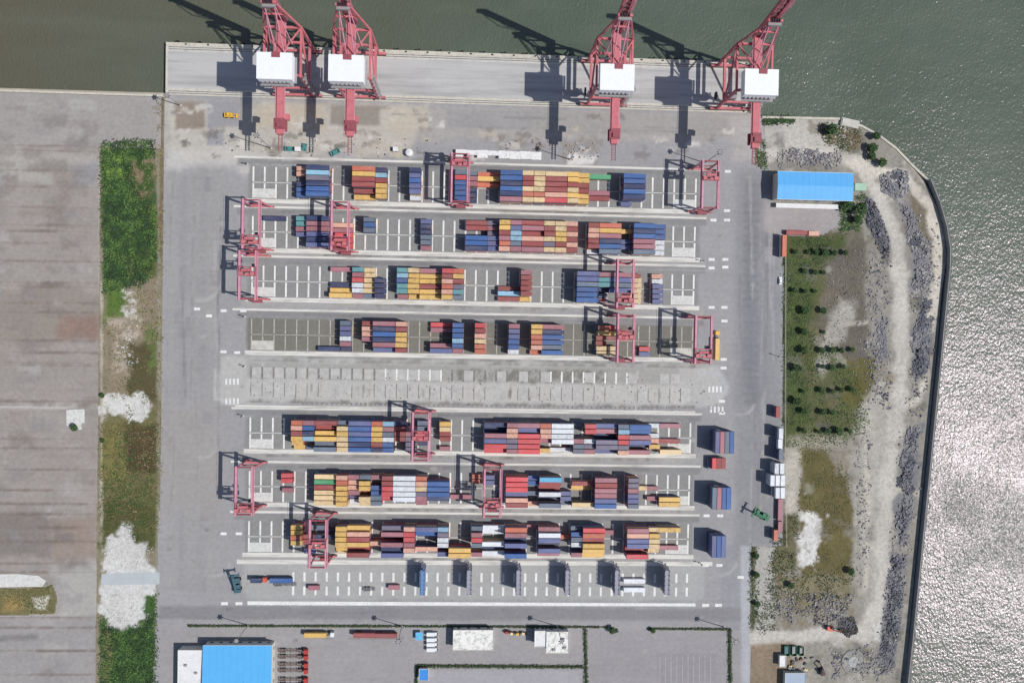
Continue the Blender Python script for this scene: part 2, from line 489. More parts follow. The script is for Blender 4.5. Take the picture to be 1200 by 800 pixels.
# east ground with its patches ----------------------------------------
EAST = [
    ('poly', [(885, 130), (1000, 130), (1070, 190), (1110, 270), (1110, 330), (1090, 520), (1070, 800), (1050, 820), (870, 820)], (160, 155, 146), 2, 2),
    ('poly', [(893, 138), (985, 140), (1000, 165), (990, 178), (960, 172), (893, 170)], (196, 193, 186), 2, 3),
    ('poly', [(918, 272), (1012, 268), (1015, 420), (1032, 470), (1018, 520), (918, 522)], (122, 117, 104), 2, 4),
    ('poly', [(917, 276), (1000, 278), (985, 300), (968, 330), (960, 370), (955, 400), (1018, 420), (1022, 500), (990, 520), (917, 522)], (102, 104, 72), 3, 7),
    ('poly', [(916, 274), (990, 276), (982, 302), (955, 320), (946, 380), (942, 430), (945, 522), (916, 522)], (88, 98, 62), 2, 7),
    ('poly', [(985, 415), (1025, 420), (1022, 490), (985, 470), (1000, 440)], (110, 104, 62), 3, 4),
    ('poly', [(965, 300), (1010, 285), (1018, 390), (1000, 420), (960, 400), (972, 350)], (116, 110, 99), 3, 5),
    ('poly', [(958, 392), (985, 352), (1000, 355), (1000, 375), (985, 400), (965, 440), (955, 430)], (190, 186, 176), 3, 6, 0.8),
    ('poly', [(925, 512), (1000, 508), (1000, 525), (925, 528)], (172, 166, 152), 3, 3),
    ('poly', [(938, 527), (975, 525), (980, 545), (996, 560), (999, 600), (996, 676), (940, 676), (935, 610), (937, 560)], (116, 107, 72), 2, 4),
    ('poly', [(940, 530), (960, 528), (962, 570), (942, 580)], (102, 97, 62), 3, 4, 0.8),
    ('poly', [(973, 528), (996, 528), (995, 560), (980, 556)], (156, 148, 134), 2, 3),
    ('poly', [(938, 601), (966, 603), (960, 640), (955, 668), (936, 662)], (228, 226, 222), 1.5, 6, 1, 0, 5),
    ('poly', [(921, 524), (940, 527), (936, 560), (932, 600), (922, 640), (918, 640)], (202, 197, 184), 2, 4, 0.9),
    ('poly', [(922, 600), (938, 605), (936, 668), (905, 668), (905, 636)], (118, 114, 88), 2, 5),
    ('poly', [(1000, 480), (1040, 440), (1060, 420), (1055, 560), (1030, 690), (1000, 690), (997, 560)], (186, 181, 171), 4, 8),
    ('poly', [(880, 640), (908, 640), (908, 742), (880, 742)], (186, 184, 178), 1, 3),
    ('poly', [(878, 640), (886, 640), (886, 742), (878, 742)], (104, 106, 86), 1, 3),
    ('poly', [(915, 676), (1000, 676), (990, 705), (960, 720), (915, 710)], (140, 132, 104), 3, 6),
    ('poly', [(905, 690), (1000, 690), (1005, 735), (905, 735)], (146, 138, 120), 3, 8, 1, 3.0),
    ('poly', [(878, 752), (925, 752), (935, 790), (925, 815), (878, 815)], (150, 134, 114), 3, 4),
    ('poly', [(935, 755), (1050, 745), (1050, 815), (935, 815)], (164, 160, 150), 4, 5),
    # rubble grounds
    ('poly', [(912, 170), (990, 172), (998, 196), (985, 200), (912, 198)], (150, 148, 143), 2, 4),
    ('poly', [(1030, 205), (1050, 197), (1066, 200), (1066, 225), (1052, 236), (1032, 225)], (136, 132, 132), 1.5, 3),
    ('poly', [(1012, 228), (1024, 232), (1036, 258), (1044, 290), (1040, 310), (1026, 285), (1016, 262)], (84, 84, 90), 1.5, 3),
    ('poly', [(1052, 235), (1068, 240), (1078, 262), (1090, 280), (1092, 330), (1080, 345), (1066, 340), (1064, 290)], (142, 140, 142), 2, 5),
    ('poly', [(1066, 225), (1086, 220), (1098, 262), (1090, 282), (1078, 270)], (134, 124, 108), 2, 4),
    ('poly', [(1080, 345), (1092, 350), (1094, 400), (1088, 440), (1070, 448), (1066, 400)], (126, 126, 130), 2, 5),
    ('poly', [(1062, 500), (1080, 498), (1078, 545), (1070, 600), (1064, 640), (1048, 640), (1050, 560)], (140, 140, 142), 2, 6),
    ('poly', [(1042, 650), (1066, 645), (1058, 720), (1048, 780), (1028, 780), (1036, 700)], (138, 137, 138), 2, 6),
    ('poly', [(1026, 375), (1040, 370), (1042, 420), (1028, 424)], (142, 142, 146), 2, 3),
    # tracks
    ('line', [(885, 182), (930, 178), (970, 180), (1000, 190), (1022, 215), (1040, 250), (1050, 290), (1056, 340), (1056, 420), (1052, 480), (1042, 560), (1034, 640), (1030, 700), (1015, 745)], (208, 203, 194), 2.5, 5, 0.95, 7.5),
    ('line', [(1000, 190), (1025, 200), (1060, 205), (1088, 240), (1100, 280), (1098, 340), (1090, 380)], (224, 217, 204), 2, 4, 0.9, 5.5),
    ('line', [(1052, 480), (1075, 470), (1086, 440)], (220, 214, 202), 2, 1.5, 1, 4.0),
    ('line', [(1046, 576), (1060, 572), (1082, 582)], (200, 193, 180), 1.5, 1.5, 1, 4.0),
    ('line', [(878, 746), (940, 745), (1010, 742)], (208, 203, 195), 2, 3, 0.95, 6.0),
    ('line', [(1006, 560), (1006, 640), (1010, 690)], (150, 144, 134), 1, 1, 0.6, 1.6),
    ('line', [(1014, 520), (1018, 600), (1014, 690)], (206, 199, 186), 1, 1, 0.8, 2.2),
    ('line', [(985, 380), (1016, 378)], (196, 190, 178), 1, 1, 0.9, 2.5),
    ('line', [(1062, 190), (1090, 225), (1103, 275), (1104, 320)], (196, 190, 178), 1.2, 1, 0.8, 4.0),
    ('poly', [(1018, 735), (1032, 728), (1030, 752), (1018, 752)], (214, 212, 208), 1.5, 3),
    ('poly', [(988, 765), (1008, 765), (1012, 785), (990, 790)], (150, 148, 142), 2, 2),
]
for k in range(170):
    x = rng.uniform(905, 1095); y = rng.uniform(150, 800); q = rng.uniform(2, 9)
    EAST.append(('poly', [(x - q, y - q), (x + q, y - q * 0.8), (x + q * 0.9, y + q), (x - q, y + q * 0.9)], rng.choice(((108, 106, 104), (126, 124, 120), (150, 146, 138), (206, 202, 194), (96, 98, 74), (132, 120, 100))), 1.2, 4.5, rng.uniform(0.25, 0.6), 0, 4))
EAST += [l_[:5] + (0.75,) + l_[6:] for l_ in EAST if l_[0] == 'line' and l_[6] >= 4.5]
M_east = attr_mat('mixed_ground', 0.28, bump=0.5)
a = P(868, 128); b = P(1118, 820)
ground_grid('waste_ground', (a[0], -215.0, b[0] + 10, 132.0), 0.75,
            [(876, 137)] + COAST[0:1] + [(x - 1.5, y + 1) for x, y in COAST[1:]] + [(1055, 840), (870, 840)], -0.03, (164, 158, 148), EAST, M_east, 21, 0.0, gain=0.78)
tag(bpy.data.objects['waste_ground'], 'sandy waste ground with dirt tracks and weeds along the eastern sea wall', kind='structure')

# yard pavement -----------------------------------------------------------
def blk_rect(k, xa, xb, ya, yb):
    return None
LX, RX = X0 - 2.5, X0 + 40 * PITCH + 2.5
YARD = [
    ('poly', [(180, 116), (893, 136), (893, 165), (500, 165), (300, 182), (180, 180)], (170, 166, 163), 2, 3),
    ('poly', [(196, 124), (500, 124), (470, 185), (380, 178), (300, 188), (230, 190), (196, 175)], (188, 183, 174), 3, 6),
    ('poly', [(196, 172), (250, 165), (300, 178), (420, 186), (300, 200), (196, 205)], (198, 195, 190), 3, 5, 0.7, 0, 8),
    ('poly', [(205, 119), (239, 120), (240, 151), (206, 152)], (150, 138, 127), 1, 1),
    ('poly', [(243, 118), (281, 120), (281, 147), (262, 148), (262, 170), (243, 170)], (158, 157, 161), 1, 1),
    ('poly', [(300, 123), (380, 122), (380, 152), (300, 150)], (190, 180, 164), 2, 3),
    ('poly', [(388, 123), (445, 124), (445, 147), (388, 146)], (134, 127, 118), 1, 1),
    ('poly', [(386, 122), (447, 122), (447, 150), (386, 150)], (186, 181, 172), 1, 1, 0.3),
    ('poly', [(455, 125), (500, 127), (505, 150), (470, 160), (455, 150)], (192, 184, 170), 2, 3),
    ('poly', [(523, 129), (625, 131), (625, 153), (523, 150)], (160, 158, 157), 0.7, 0.5),
    ('poly', [(626, 131), (870, 138), (872, 160), (626, 157)], (164, 161, 158), 0.7, 0.5),
    ('poly', [(585, 158), (650, 160), (650, 176), (585, 176)], (146, 136, 126), 2, 4, 0.8, 3.0),
    ('poly', [(655, 162), (710, 164), (700, 190), (660, 190)], (150, 144, 138), 2, 5, 0.9, 3.0),
    ('poly', [(668, 182), (700, 184), (695, 193), (665, 194)], (214, 212, 210), 1.5, 3),
    ('poly', [(855, 140), (893, 138), (895, 190), (858, 188)], (178, 174, 172), 3, 3),
    ('poly', [(193, 200), (265, 195), (262, 690), (187, 690)], (160, 158, 158), 3, 3),
    ('line', [(215, 200), (212, 690)], (150, 149, 151), 2, 2, 0.6, 3.0),
    ('line', [(238, 200), (236, 690)], (152, 150, 151), 2, 2, 0.5, 3.0),
    ('poly', [(190, 480), (262, 480), (262, 600), (188, 600)], (163, 158, 155), 6, 6, 0.7),
    ('poly', [(862, 200), (916, 200), (916, 640), (862, 640)], (147, 147, 150), 3, 2),
    ('poly', [(845, 640), (878, 640), (878, 800), (845, 800)], (152, 152, 155), 2, 2),
    ('poly', [(868, 640), (879, 640), (879, 800), (868, 800)], (176, 177, 182), 1, 0.5),
    ('line', [(880, 220), (882, 470)], (132, 132, 136), 2.5, 2.5, 0.7, 8.0),
    ('line', [(893, 220), (897, 470)], (136, 136, 140), 2.0, 2.0, 0.5, 4.0),
    ('poly', [(895, 236), (985, 238), (985, 262), (960, 272), (915, 275), (895, 270)], (166, 160, 160), 2, 2),
    ('poly', [(187, 709), (868, 712), (868, 727), (187, 725)], (140, 139, 142), 1.2, 1.0),
    ('poly', [(187, 735), (868, 737), (868, 830), (187, 830)], (160, 157, 158), 1.2, 1.5),
    ('poly', [(690, 740), (850, 740), (850, 830), (690, 830)], (158, 155, 157), 3, 3),
    ('poly', [(770, 766), (838, 766), (838, 800), (770, 800)], (150, 147, 150), 1, 1, 0.7),
    ('poly', [(500, 783), (682, 783), (682, 830), (500, 830)], (168, 166, 170), 2, 2),
]
# stains across the waterside lane and block ends
for k in range(26):
    y = 240 + k * 9.2
    YARD.append(('line', [(872, y), (888, y + 0.5)], (122, 122, 127), 0.8, 0.8, 0.55, 1.1))
for k in (1, 2, 3, 4, 6, 7, 8):
    yc = YC[k]
    def wl(x, y):                                  # world -> photo pixel, to reuse the pixel painter
        v = RM.transposed() @ Vector((x, y, -CAM_H)); return (600 + FPX * v.x / -v.z, 400 - FPX * v.y / -v.z)
    surf = (127, 125, 117) if k == 4 else (144, 144, 143)
    YARD.append(('poly', [wl(LX, yc + 9.2), wl(RX, yc + 9.2), wl(RX, yc - 9), wl(LX, yc - 9)], surf, 0.7, 0.8))
    YARD.append(('poly', [wl(LX - 6, yc + 13.0), wl(RX + 4, yc + 13.0), wl(RX + 4, yc + 9.4), wl(LX - 6, yc + 9.4)], (143, 143, 144), 0.8, 1.0))
    YARD.append(('poly', [wl(LX - 4, yc - 11), wl(RX + 4, yc - 11), wl(RX + 4, yc - 14), wl(LX - 4, yc - 14)], (168, 167, 164), 0.8, 1.4, 0.8, 0, 4))
    YARD.append(('line', [wl(LX + rng.uniform(5, 80), yc - 12.3), wl(RX - rng.uniform(5, 90), yc - 12.3)], (110, 108, 104), 0.4, 1.0, 0.7, 0.5, 5))
    YARD.append(('line', [wl(LX + rng.uniform(5, 80), yc + 11.6), wl(RX - rng.uniform(5, 60), yc + 11.6)], (128, 127, 127), 0.6, 1.0, 0.7, 1.2, 5))
    YARD.append(('line', [wl(LX - 4, yc - 15.3), wl(RX + 2, yc - 15.3)], (196, 194, 188), 0.3, 0.3, 0.5, 0.5, 5))
yc = YC[5]
YARD += [('poly', [wl(LX - 14, yc + 15), wl(RX + 14, yc + 14), wl(RX + 16, yc - 9), wl(LX - 14, yc - 11)], (184, 183, 180), 1.5, 2),
         ('poly', [wl(LX, yc + 12.5), wl(RX - 10, yc + 12.5), wl(RX - 10, yc + 3), wl(LX, yc + 3)], (160, 159, 155), 1.5, 2, 0.8),
         ('poly', [wl(LX, yc + 2.5), wl(RX - 6, yc + 2.5), wl(RX - 6, yc - 8), wl(LX, yc - 8)], (190, 188, 184), 1, 2),
         ('poly', [wl(-10, yc + 10), wl(75, yc + 10), wl(75, yc + 3.5), wl(-10, yc + 3.5)], (126, 123, 116), 1, 3, 0.9, 2.2),
         ('line', [wl(LX, yc - 9.5), wl(RX, yc - 9.5)], (120, 118, 113), 0.5, 1.2, 0.8, 0.8, 4),
         ('line', [wl(LX, yc + 13.5), wl(RX, yc + 13.5)], (128, 126, 121), 0.5, 1.2, 0.7, 0.8, 4),
         ('line', [wl(LX - 17, yc + 8), wl(LX - 17, yc - 8), wl(LX - 6, yc - 12)], (200, 199, 196), 1.0, 1.0, 0.7, 1.5),
         ('line', [wl(RX + 3, yc + 11), wl(RX + 14, yc + 9), wl(RX + 18, yc + 2), wl(RX + 14, yc - 4)], (186, 187, 190), 1.0, 1.0, 0.8, 3.0)]
for k in range(60):                                # dark joints and scraps on the bare block
    x = LX + rng.uniform(3, 235); y = yc + rng.choice((7.5, -3.0, -3.0, -9.0)) + rng.uniform(-1.5, 1.5)
    YARD.append(('line', [wl(x, y + 2), wl(x, y - 2)], rng.choice(((128, 124, 117), (140, 137, 131), (200, 198, 194))), 0.3, 0.4, 0.7, 0.6, 3))
for k in range(70):                                # tyre tracks: along the roads north-south, along the lanes east-west
    if k < 26:
        x = rng.choice((rng.uniform(196, 260), rng.uniform(862, 910))); y = rng.uniform(190, 560)
        pts_ = [(x, y), (x + rng.uniform(-4, 4), y + rng.uniform(30, 90)), (x + rng.uniform(-6, 6), y + rng.uniform(100, 170))]
    elif k < 44:
        x = rng.uniform(200, 760); y = rng.choice((rng.uniform(712, 726), rng.uniform(742, 790), rng.uniform(132, 158)))
        pts_ = [(x, y), (x + rng.uniform(40, 120), y + rng.uniform(-2, 2))]
    else:
        b_ = rng.choice((1, 2, 3, 4, 6, 7, 8)); xa = rng.uniform(LX, RX - 60)
        pts_ = [wl(xa, YC[b_] + 11.2 + rng.uniform(-1, 1)), wl(xa + rng.uniform(30, 90), YC[b_] + 11.2 + rng.uniform(-1, 1))]
    YARD.append(('line', pts_, rng.choice(((128, 127, 130), (136, 134, 135), (120, 119, 121), (176, 174, 172))), 0.5, 0.9, rng.uniform(0.3, 0.65), rng.uniform(0.3, 1.1), 5))
for cx_, cy_, r_ in ((238, 520, 16), (250, 655, 20), (300, 440, 14), (868, 470, 16), (846, 655, 18), (236, 330, 22)):   # turning arcs
    YARD.append(('line', [(cx_ + r_ * math.cos(a_ * 0.3), cy_ + r_ * math.sin(a_ * 0.3)) for a_ in range(1, 7)], (184, 182, 180), 0.6, 0.8, 0.5, 1.6))
for k in range(110):                               # oil spots and pale patches
    x, y = rng.uniform(195, 905), rng.uniform(130, 800); q = rng.uniform(1.0, 4.0)
    YARD.append(('poly', [(x - q, y - q * 0.6), (x + q, y - q * 0.5), (x + q * 1.1, y + q * 0.6), (x - q * 0.8, y + q * 0.5)], rng.choice(((112, 110, 112), (126, 122, 120), (184, 181, 176), (140, 132, 126))), 0.7, 1.2, rng.uniform(0.3, 0.7), 0, 3))
for k in range(150):                               # dust and dirt blown over the crane lane behind the quay
    x, y = rng.uniform(196, 860), rng.triangular(120, 192, 168)
    if x > 520 and rng.random() < 0.5: continue
    q = rng.uniform(1.5, 9)
    YARD.append(('poly', [(x - q, y - q * 0.3), (x + q, y - q * 0.35), (x + q * 1.1, y + q * 0.3), (x - q * 0.8, y + q * 0.35)], rng.choice(((212, 209, 203), (206, 202, 194), (132, 127, 120), (146, 140, 132), (112, 108, 104), (190, 182, 166))), 0.8, 3.0, rng.uniform(0.4, 0.85), 0, 3))
for k in range(16):                                # pavement repairs
    x, y = rng.choice((rng.uniform(195, 258), rng.uniform(860, 905))), rng.uniform(200, 690); a_, c_ = rng.uniform(4, 14), rng.uniform(4, 18)
    YARD.append(('poly', [(x, y), (x + a_, y), (x + a_, y + c_), (x, y + c_)], rng.choice(((146, 145, 147), (170, 168, 168), (152, 149, 147))), 0.3, 0.2, 0.6))
yc = YC[9]
YARD.append(('poly', [wl(LX, yc + 13), wl(RX + 8, yc + 13), wl(RX + 8, yc - 9), wl(LX, yc - 9)], (172, 172, 171), 1.2, 1.5))
M_yard = attr_mat('yard_pavement', 0.13, 0.03, rough=0.88)
yard_px = [(192, 110), (870, 132), (896, 137), (898, 175), (906, 240), (990, 240), (985, 264), (962, 276), (918, 276), (917, 640), (880, 640), (878, 850), (178, 850), (187, 600)]
ground_grid('yard_pavement', (-178, -222, 214, QY0 + 0.05), 1.0, yard_px, 0.0, (160, 159, 161), YARD, M_yard, 5, gain=0.88)
tag(bpy.data.objects['yard_pavement'], 'stained grey pavement of the container yard and its lanes', kind='structure')

# quay -----------------------------------------------------------------------
M_deck = pmat('deck_concrete', (180, 179, 178), 0.9, 0.06, 0.06, rand=0.03, space='world', stretch=(0.12, 1.6, 1), grime=(146, 144, 142), grime_amt=0.95, var2=0.05)
M_coping = pmat('coping_concrete', (198, 193, 180), 0.9, 0.12, 0.3, space='world', grime=(140, 134, 122), grime_amt=0.6)
M_rail = pmat('rail_steel', (92, 88, 84), 0.6, 0.2, 0.8, space='world')
M_rubber = pmat('black_rubber', (34, 34, 36), 0.8)
M_conc = pmat('pale_concrete', (196, 194, 187), 0.9, 0.08, 0.15, space='world', grime=(150, 146, 138), grime_amt=0.7)
M_runway = pmat('runway_concrete', (212, 210, 204), 0.9, 0.08, 0.25, space='world', stretch=(0.12, 1.2, 1), grime=(138, 135, 129), grime_amt=0.8)
mb = MB(); mb.box(((QX0 + QX1) / 2, (QY0 + QY1) / 2, -4.06), (QX1 - QX0, QY1 - QY0, 8.0))
quay = tag(mb.build('quay_deck', M_conc), 'long concrete quay deck carrying the ship cranes', kind='structure')
rows_y = [(QY0 + 3.6, QY0 + 8.4), (QY0 + 8.43, QY0 + 13.4), (QY0 + 13.43, QY0 + 18.6), (QY0 + 18.63, QY0 + 23.6)]
nseg = 16; sx = (QX1 - QX0 - 1.2) / nseg
for ya, yb in rows_y:
    b_ = MB(); b_.box((0, 0, -0.03), (sx - 0.03, yb - ya, 0.06)); me = b_.mesh('deck_slab', M_deck)
    for i in range(nseg):
        o = bpy.data.objects.new('deck_slab', me); COL.objects.link(o); o.parent = quay
        o.location = (QX0 + 0.6 + sx * (i + 0.5), (ya + yb) / 2, 0.0 + 0.004 * ((i + int(ya)) % 2))
mb = MB(); mb.box(((QX0 + QX1) / 2, QY1 - 0.85, 0.06), (QX1 - QX0, 1.7, 0.36))
mb.box((QX0 + 0.5, (QY0 + QY1) / 2 - 1, 0.05), (1.0, QY1 - QY0 - 2.2, 0.3))
mb.build('coping', M_coping, quay)
mb = MB()
for y in (QY0 + 1.4, QY0 + 25.4):
    for dy in (-0.55, 0.55): mb.box(((QX0 + QX1) / 2, y + dy, -0.02), (QX1 - QX0 - 3, 0.3, 0.08))
mb.build('crane_rail', M_rail, quay)
mb = MB(); mb.box(((QX0 + QX1) / 2, QY0 + 0.2, -0.02), (QX1 - QX0 - 2, 0.7, 0.09)); mb.box(((QX0 + QX1) / 2, QY0 + 2.8, -0.02), (QX1 - QX0 - 2, 0.8, 0.07))
mb.build('rail_beam', M_coping, quay)
fb = MB(); fb.box((0, 0, 0), (1.1, 1.2, 2.6)); fme = fb.mesh('fender', M_rubber)
bb = MB(); bb.tube((0, 0, 0), (0, 0, 0.6), 0.28, 8, 0.22).tube((0, 0, 0.6), (0, 0, 0.78), 0.42, 8); bme = bb.mesh('bollard', M_rubber)
for i in range(27):
    x = QX0 + 6 + i * 12.0
    o = bpy.data.objects.new('fender', fme); COL.objects.link(o); o.parent = quay; o.location = (x, QY1 + 0.6, -1.3)
    o = bpy.data.objects.new('bollard', bme); COL.objects.link(o); o.parent = quay; o.location = (x + 5, QY1 - 0.9, 0.24)

# west apron: broad strips with open joints -----------------------------------------
M_ap_base = pmat('joint_dirt', (138, 129, 121), 0.95, 0.2, 0.2, space='world')
M_apron = attr_mat('apron_concrete', 0.16, 0.02, rough=0.92)
ax1 = P(116, 400)[0]
mb = MB(); mb.flat([(-420, -320), (ax1 + 0.6, -320), (ax1 + 0.6, P(100, 176)[1]), (P(190, 176)[0], P(100, 176)[1]), (P(190, 110)[0], 122.9), (-420, 122.9)], -0.036)
apron = tag(mb.build('concrete_apron', M_ap_base), 'wide empty concrete apron west of the weed strip', kind='structure')
ys_px = [109, 171, 177, 200, 219, 243, 264, 271, 285, 306, 331, 336, 355, 366, 399, 413, 425, 428, 470, 475, 514, 525, 550, 574, 590, 602, 618, 634, 660, 670, 723, 735, 762, 790, 830]
APR = [('poly', [(-50, 108), (192, 108), (192, 172), (-50, 171)], (164, 159, 156), 1, 1),
       ('poly', [(-50, 180), (112, 182), (112, 215), (-50, 214)], (174, 169, 163), 2, 3, 0.9), ('poly', [(78, 192), (114, 190), (114, 218), (86, 216)], (148, 147, 150), 2, 4, 0.8),
       ('poly', [(-50, 335), (116, 335), (116, 402), (-50, 402)], (152, 143, 135), 3, 3), ('poly', [(68, 371), (115, 368), (115, 397), (66, 399)], (146, 120, 108), 2, 3, 0.75),
       ('poly', [(-50, 598), (62, 602), (58, 652), (-50, 650)], (134, 127, 122), 3, 4, 0.9), ('poly', [(58, 605), (112, 606), (112, 655), (60, 655)], (152, 136, 126), 3, 4, 0.8),
       ('poly', [(60, 662), (118, 655), (118, 722), (70, 722)], (176, 172, 169), 3, 4, 0.9), ('poly', [(-50, 722), (118, 722), (118, 850), (-50, 850)], (160, 156, 155), 3, 3),
       ('line', [(0, 748), (42, 746)], (120, 120, 120), 1.2, 1.5, 0.7, 3.0), ('line', [(-50, 477), (118, 476)], (190, 186, 181), 0.6, 1, 0.9, 1.6),
       ('line', [(-50, 720), (60, 720), (118, 719)], (186, 182, 178), 0.6, 1, 0.7, 1.0), ('line', [(-50, 762), (118, 763)], (178, 174, 171), 0.6, 1, 0.6, 0.8),
       ('line', [(118, 180), (118, 640)], (178, 171, 160), 0.8, 1.2, 0.8, 1.4)]
for k in range(120):
    x, y = rng.uniform(-40, 112), rng.uniform(115, 800); q = rng.uniform(3, 16)
    APR.append(('poly', [(x - q, y - q * 0.5), (min(114, x + q), y - q * 0.4), (min(114, x + q), y + q * 0.5), (x - q * 0.8, y + q * 0.5)], rng.choice(((138, 131, 126), (128, 121, 118), (150, 140, 132), (178, 174, 171), (146, 143, 143))), 2.0, 5, rng.uniform(0.3, 0.7), 0, 6))
for k in range(60):
    x, y = rng.uniform(-40, 112), rng.uniform(115, 800); ln = rng.uniform(6, 60)
    APR.append(('line', [(x, y), (min(114, x + ln), y + rng.uniform(-1, 1))], rng.choice(((132, 122, 113), (124, 114, 106), (140, 126, 116), (178, 173, 167), (138, 132, 128))), rng.uniform(0.8, 2.5), 2.5, rng.uniform(0.15, 0.4), rng.uniform(0.5, 3), rng.uniform(4, 10)))
for y in ys_px[1:]:
    for k in range(3):
        xa = rng.uniform(-50, 60)
        APR.append(('line', [(xa, y), (min(115, xa + rng.uniform(30, 110)), y)], rng.choice(((108, 97, 89), (122, 106, 98), (116, 108, 102))), 0.4, 1.0, rng.uniform(0.25, 0.6), rng.uniform(0.1, 0.6), 4))
for i in range(len(ys_px) - 1):
    ya = P(60, ys_px[i + 1])[1] + 0.10; yb = P(60, ys_px[i])[1] - (0.10 if i else 0.5)
    xe = P(189, 140)[0] if i == 0 else ax1 - rng.uniform(0.0, 0.5)
    o = ground_grid('concrete_strip', (-300, ya, xe, yb), 1.1, None, 0.004 + rng.uniform(0, 0.01), (160, 153, 148), APR, M_apron, 61, gain=0.87)
    o.parent = apron
mb = MB(); mb.box(((-420 + P(191, 110)[0]) / 2, 123.4, -0.7), (P(191, 110)[0] + 420, 1.0, 1.6))
tag(mb.build('quay_wall', M_coping), 'low pale quay wall along the northern edge of the west apron', kind='structure')

# weed strip between apron and yard --------------------------------------------------
VERGE = [
    ('poly', [(114, 105), (192, 105), (192, 170), (114, 176)], (156, 148, 138), 1, 1),
    ('poly', [(180, 112), (192, 112), (190, 300), (186, 300)], (118, 108, 84), 1, 2),
    ('poly', [(118, 165), (180, 163), (182, 200), (186, 300), (172, 336), (122, 345)], (66, 92, 50), 1.5, 3),
    ('poly', [(124, 190), (142, 185), (144, 208), (126, 212)], (104, 138, 60), 1.5, 4),
    ('poly', [(150, 185), (182, 180), (182, 232), (165, 235), (155, 215)], (136, 122, 98), 3, 5, 1, 3.0),
    ('poly', [(160, 240), (182, 240), (182, 262), (160, 262)], (98, 124, 58), 2, 2),
    ('poly', [(140, 300), (184, 290), (184, 330), (150, 325)], (96, 106, 62), 2, 3),
    ('poly', [(122, 335), (188, 325), (188, 400), (180, 470), (122, 470)], (142, 130, 110), 2, 4),
    ('poly', [(122, 335), (150, 330), (145, 370), (122, 378)], (94, 118, 58), 2, 3),
    ('poly', [(143, 338), (160, 336), (165, 375), (145, 372)], (196, 192, 184), 1, 3, 1, 1.8),
    ('poly', [(130, 375), (162, 370), (165, 440), (130, 440)], (176, 164, 148), 2, 4, 1, 2.2),
    ('poly', [(152, 405), (186, 400), (186, 470), (150, 462)], (92, 84, 60), 2, 4),
    ('poly', [(122, 475), (188, 475), (188, 640), (118, 640)], (116, 112, 78), 2, 4), ('poly', [(118, 560), (186, 555), (186, 640), (118, 640)], (92, 100, 60), 3, 6, 0.8, 5.0), ('poly', [(170, 380), (188, 380), (188, 440), (172, 440)], (98, 118, 66), 2, 4, 0.8, 3.0),
    ('poly', [(145, 498), (184, 495), (184, 552), (146, 552)], (86, 74, 52), 2, 4),
    ('poly', [(120, 495), (144, 492), (144, 560), (118, 560)], (128, 122, 74), 2, 4, 0.9),
    ('poly', [(118, 590), (170, 585), (184, 600), (180, 640), (118, 640)], (86, 88, 54), 2, 4),
    ('poly', [(118, 715), (182, 690), (184, 820), (118, 820)], (68, 96, 52), 1.5, 3),
    ('poly', [(118, 740), (130, 735), (130, 820), (118, 820)], (120, 116, 80), 1, 2),
    ('poly', [(120, 462), (145, 460), (170, 463), (175, 490), (150, 492), (120, 486)], (204, 203, 199), 1, 5, 1, 0, 5),
    ('poly', [(100, 476), (125, 474), (125, 485), (100, 485)], (206, 204, 199), 1, 1),
    ('poly', [(122, 640), (142, 612), (156, 618), (160, 632), (174, 636), (174, 660), (186, 666), (186, 694), (172, 700), (170, 722), (150, 738), (132, 736), (118, 718)], (206, 205, 202), 1.2, 4.5, 1, 0, 5),
    ('line', [(184, 130), (186, 300), (186, 560), (182, 800)], (150, 146, 134), 0.8, 1, 0.8, 1.6),
    ('line', [(119, 330), (119, 640)], (186, 178, 162), 0.6, 1, 0.8, 1.0),
]
M_verge = attr_mat('verge_soil', 0.28, bump=0.5)
ground_grid('weed_strip_soil', (ax1 - 1.5, -222, P(193, 400)[0] + 2, 122.6), 0.7, [(114, 176), (180, 172), (190, 108), (195, 108), (190, 400), (186, 650), (182, 850), (112, 850)], -0.015, (140, 132, 112), VERGE, M_verge, 41, gain=0.9)
tag(bpy.data.objects['weed_strip_soil'], 'overgrown soil strip between apron and yard', kind='structure')
M_linkroad = pmat('link_road', (176, 182, 186), 0.9, 0.08, 0.2, space='world')
mb = MB(); mb.flat(PP([(119, 672), (187, 670), (187, 684), (119, 685)]), 0.03)
tag(mb.build('link_road', M_linkroad), 'short grey concrete road crossing the weed strip', kind='structure')
M_white_gravel = pmat('white_gravel', (206, 206, 203), 0.95, 0.14, 0.4, space='world', bump=0.6, bump_scale=2.0, grime=(168, 164, 156), grime_amt=0.8)
mb = MB(); mb.prism(PP([(-40, 673), (20, 672), (45, 674), (54, 680), (50, 687), (20, 687), (-40, 689)]), 0.02, 0.25)
tag(mb.build('white_slab', M_white_gravel), 'white gravel slab at the western photo edge', kind='structure')
mb = MB(); mb.prism(PP([(78, 480), (99, 479), (99.5, 494), (95, 497), (96, 503), (84, 503), (78, 498)]), 0.02, 0.3)
tag(mb.build('white_pad', M_white_gravel), 'small white concrete pad beside the weed strip crossing', kind='structure')
GI = [('poly', [(-40, 690), (60, 684), (66, 700), (64, 718), (-40, 721)], (112, 106, 74), 1, 2), ('poly', [(5, 700), (28, 698), (28, 714), (5, 714)], (150, 128, 84), 2, 2), ('poly', [(38, 700), (56, 700), (54, 714), (40, 714)], (190, 186, 176), 1, 2)]
a = P(-40, 722); b = P(70, 680)
ground_grid('grass_island_soil', (a[0], a[1], b[0], b[1]), 0.7, [(-40, 689), (50, 688), (62, 684), (67, 700), (64, 719), (-40, 722)], 0.045, (124, 118, 92), GI, M_verge, 43)
tag(bpy.data.objects['grass_island_soil'], 'small grassy island on the west apron', kind='structure')

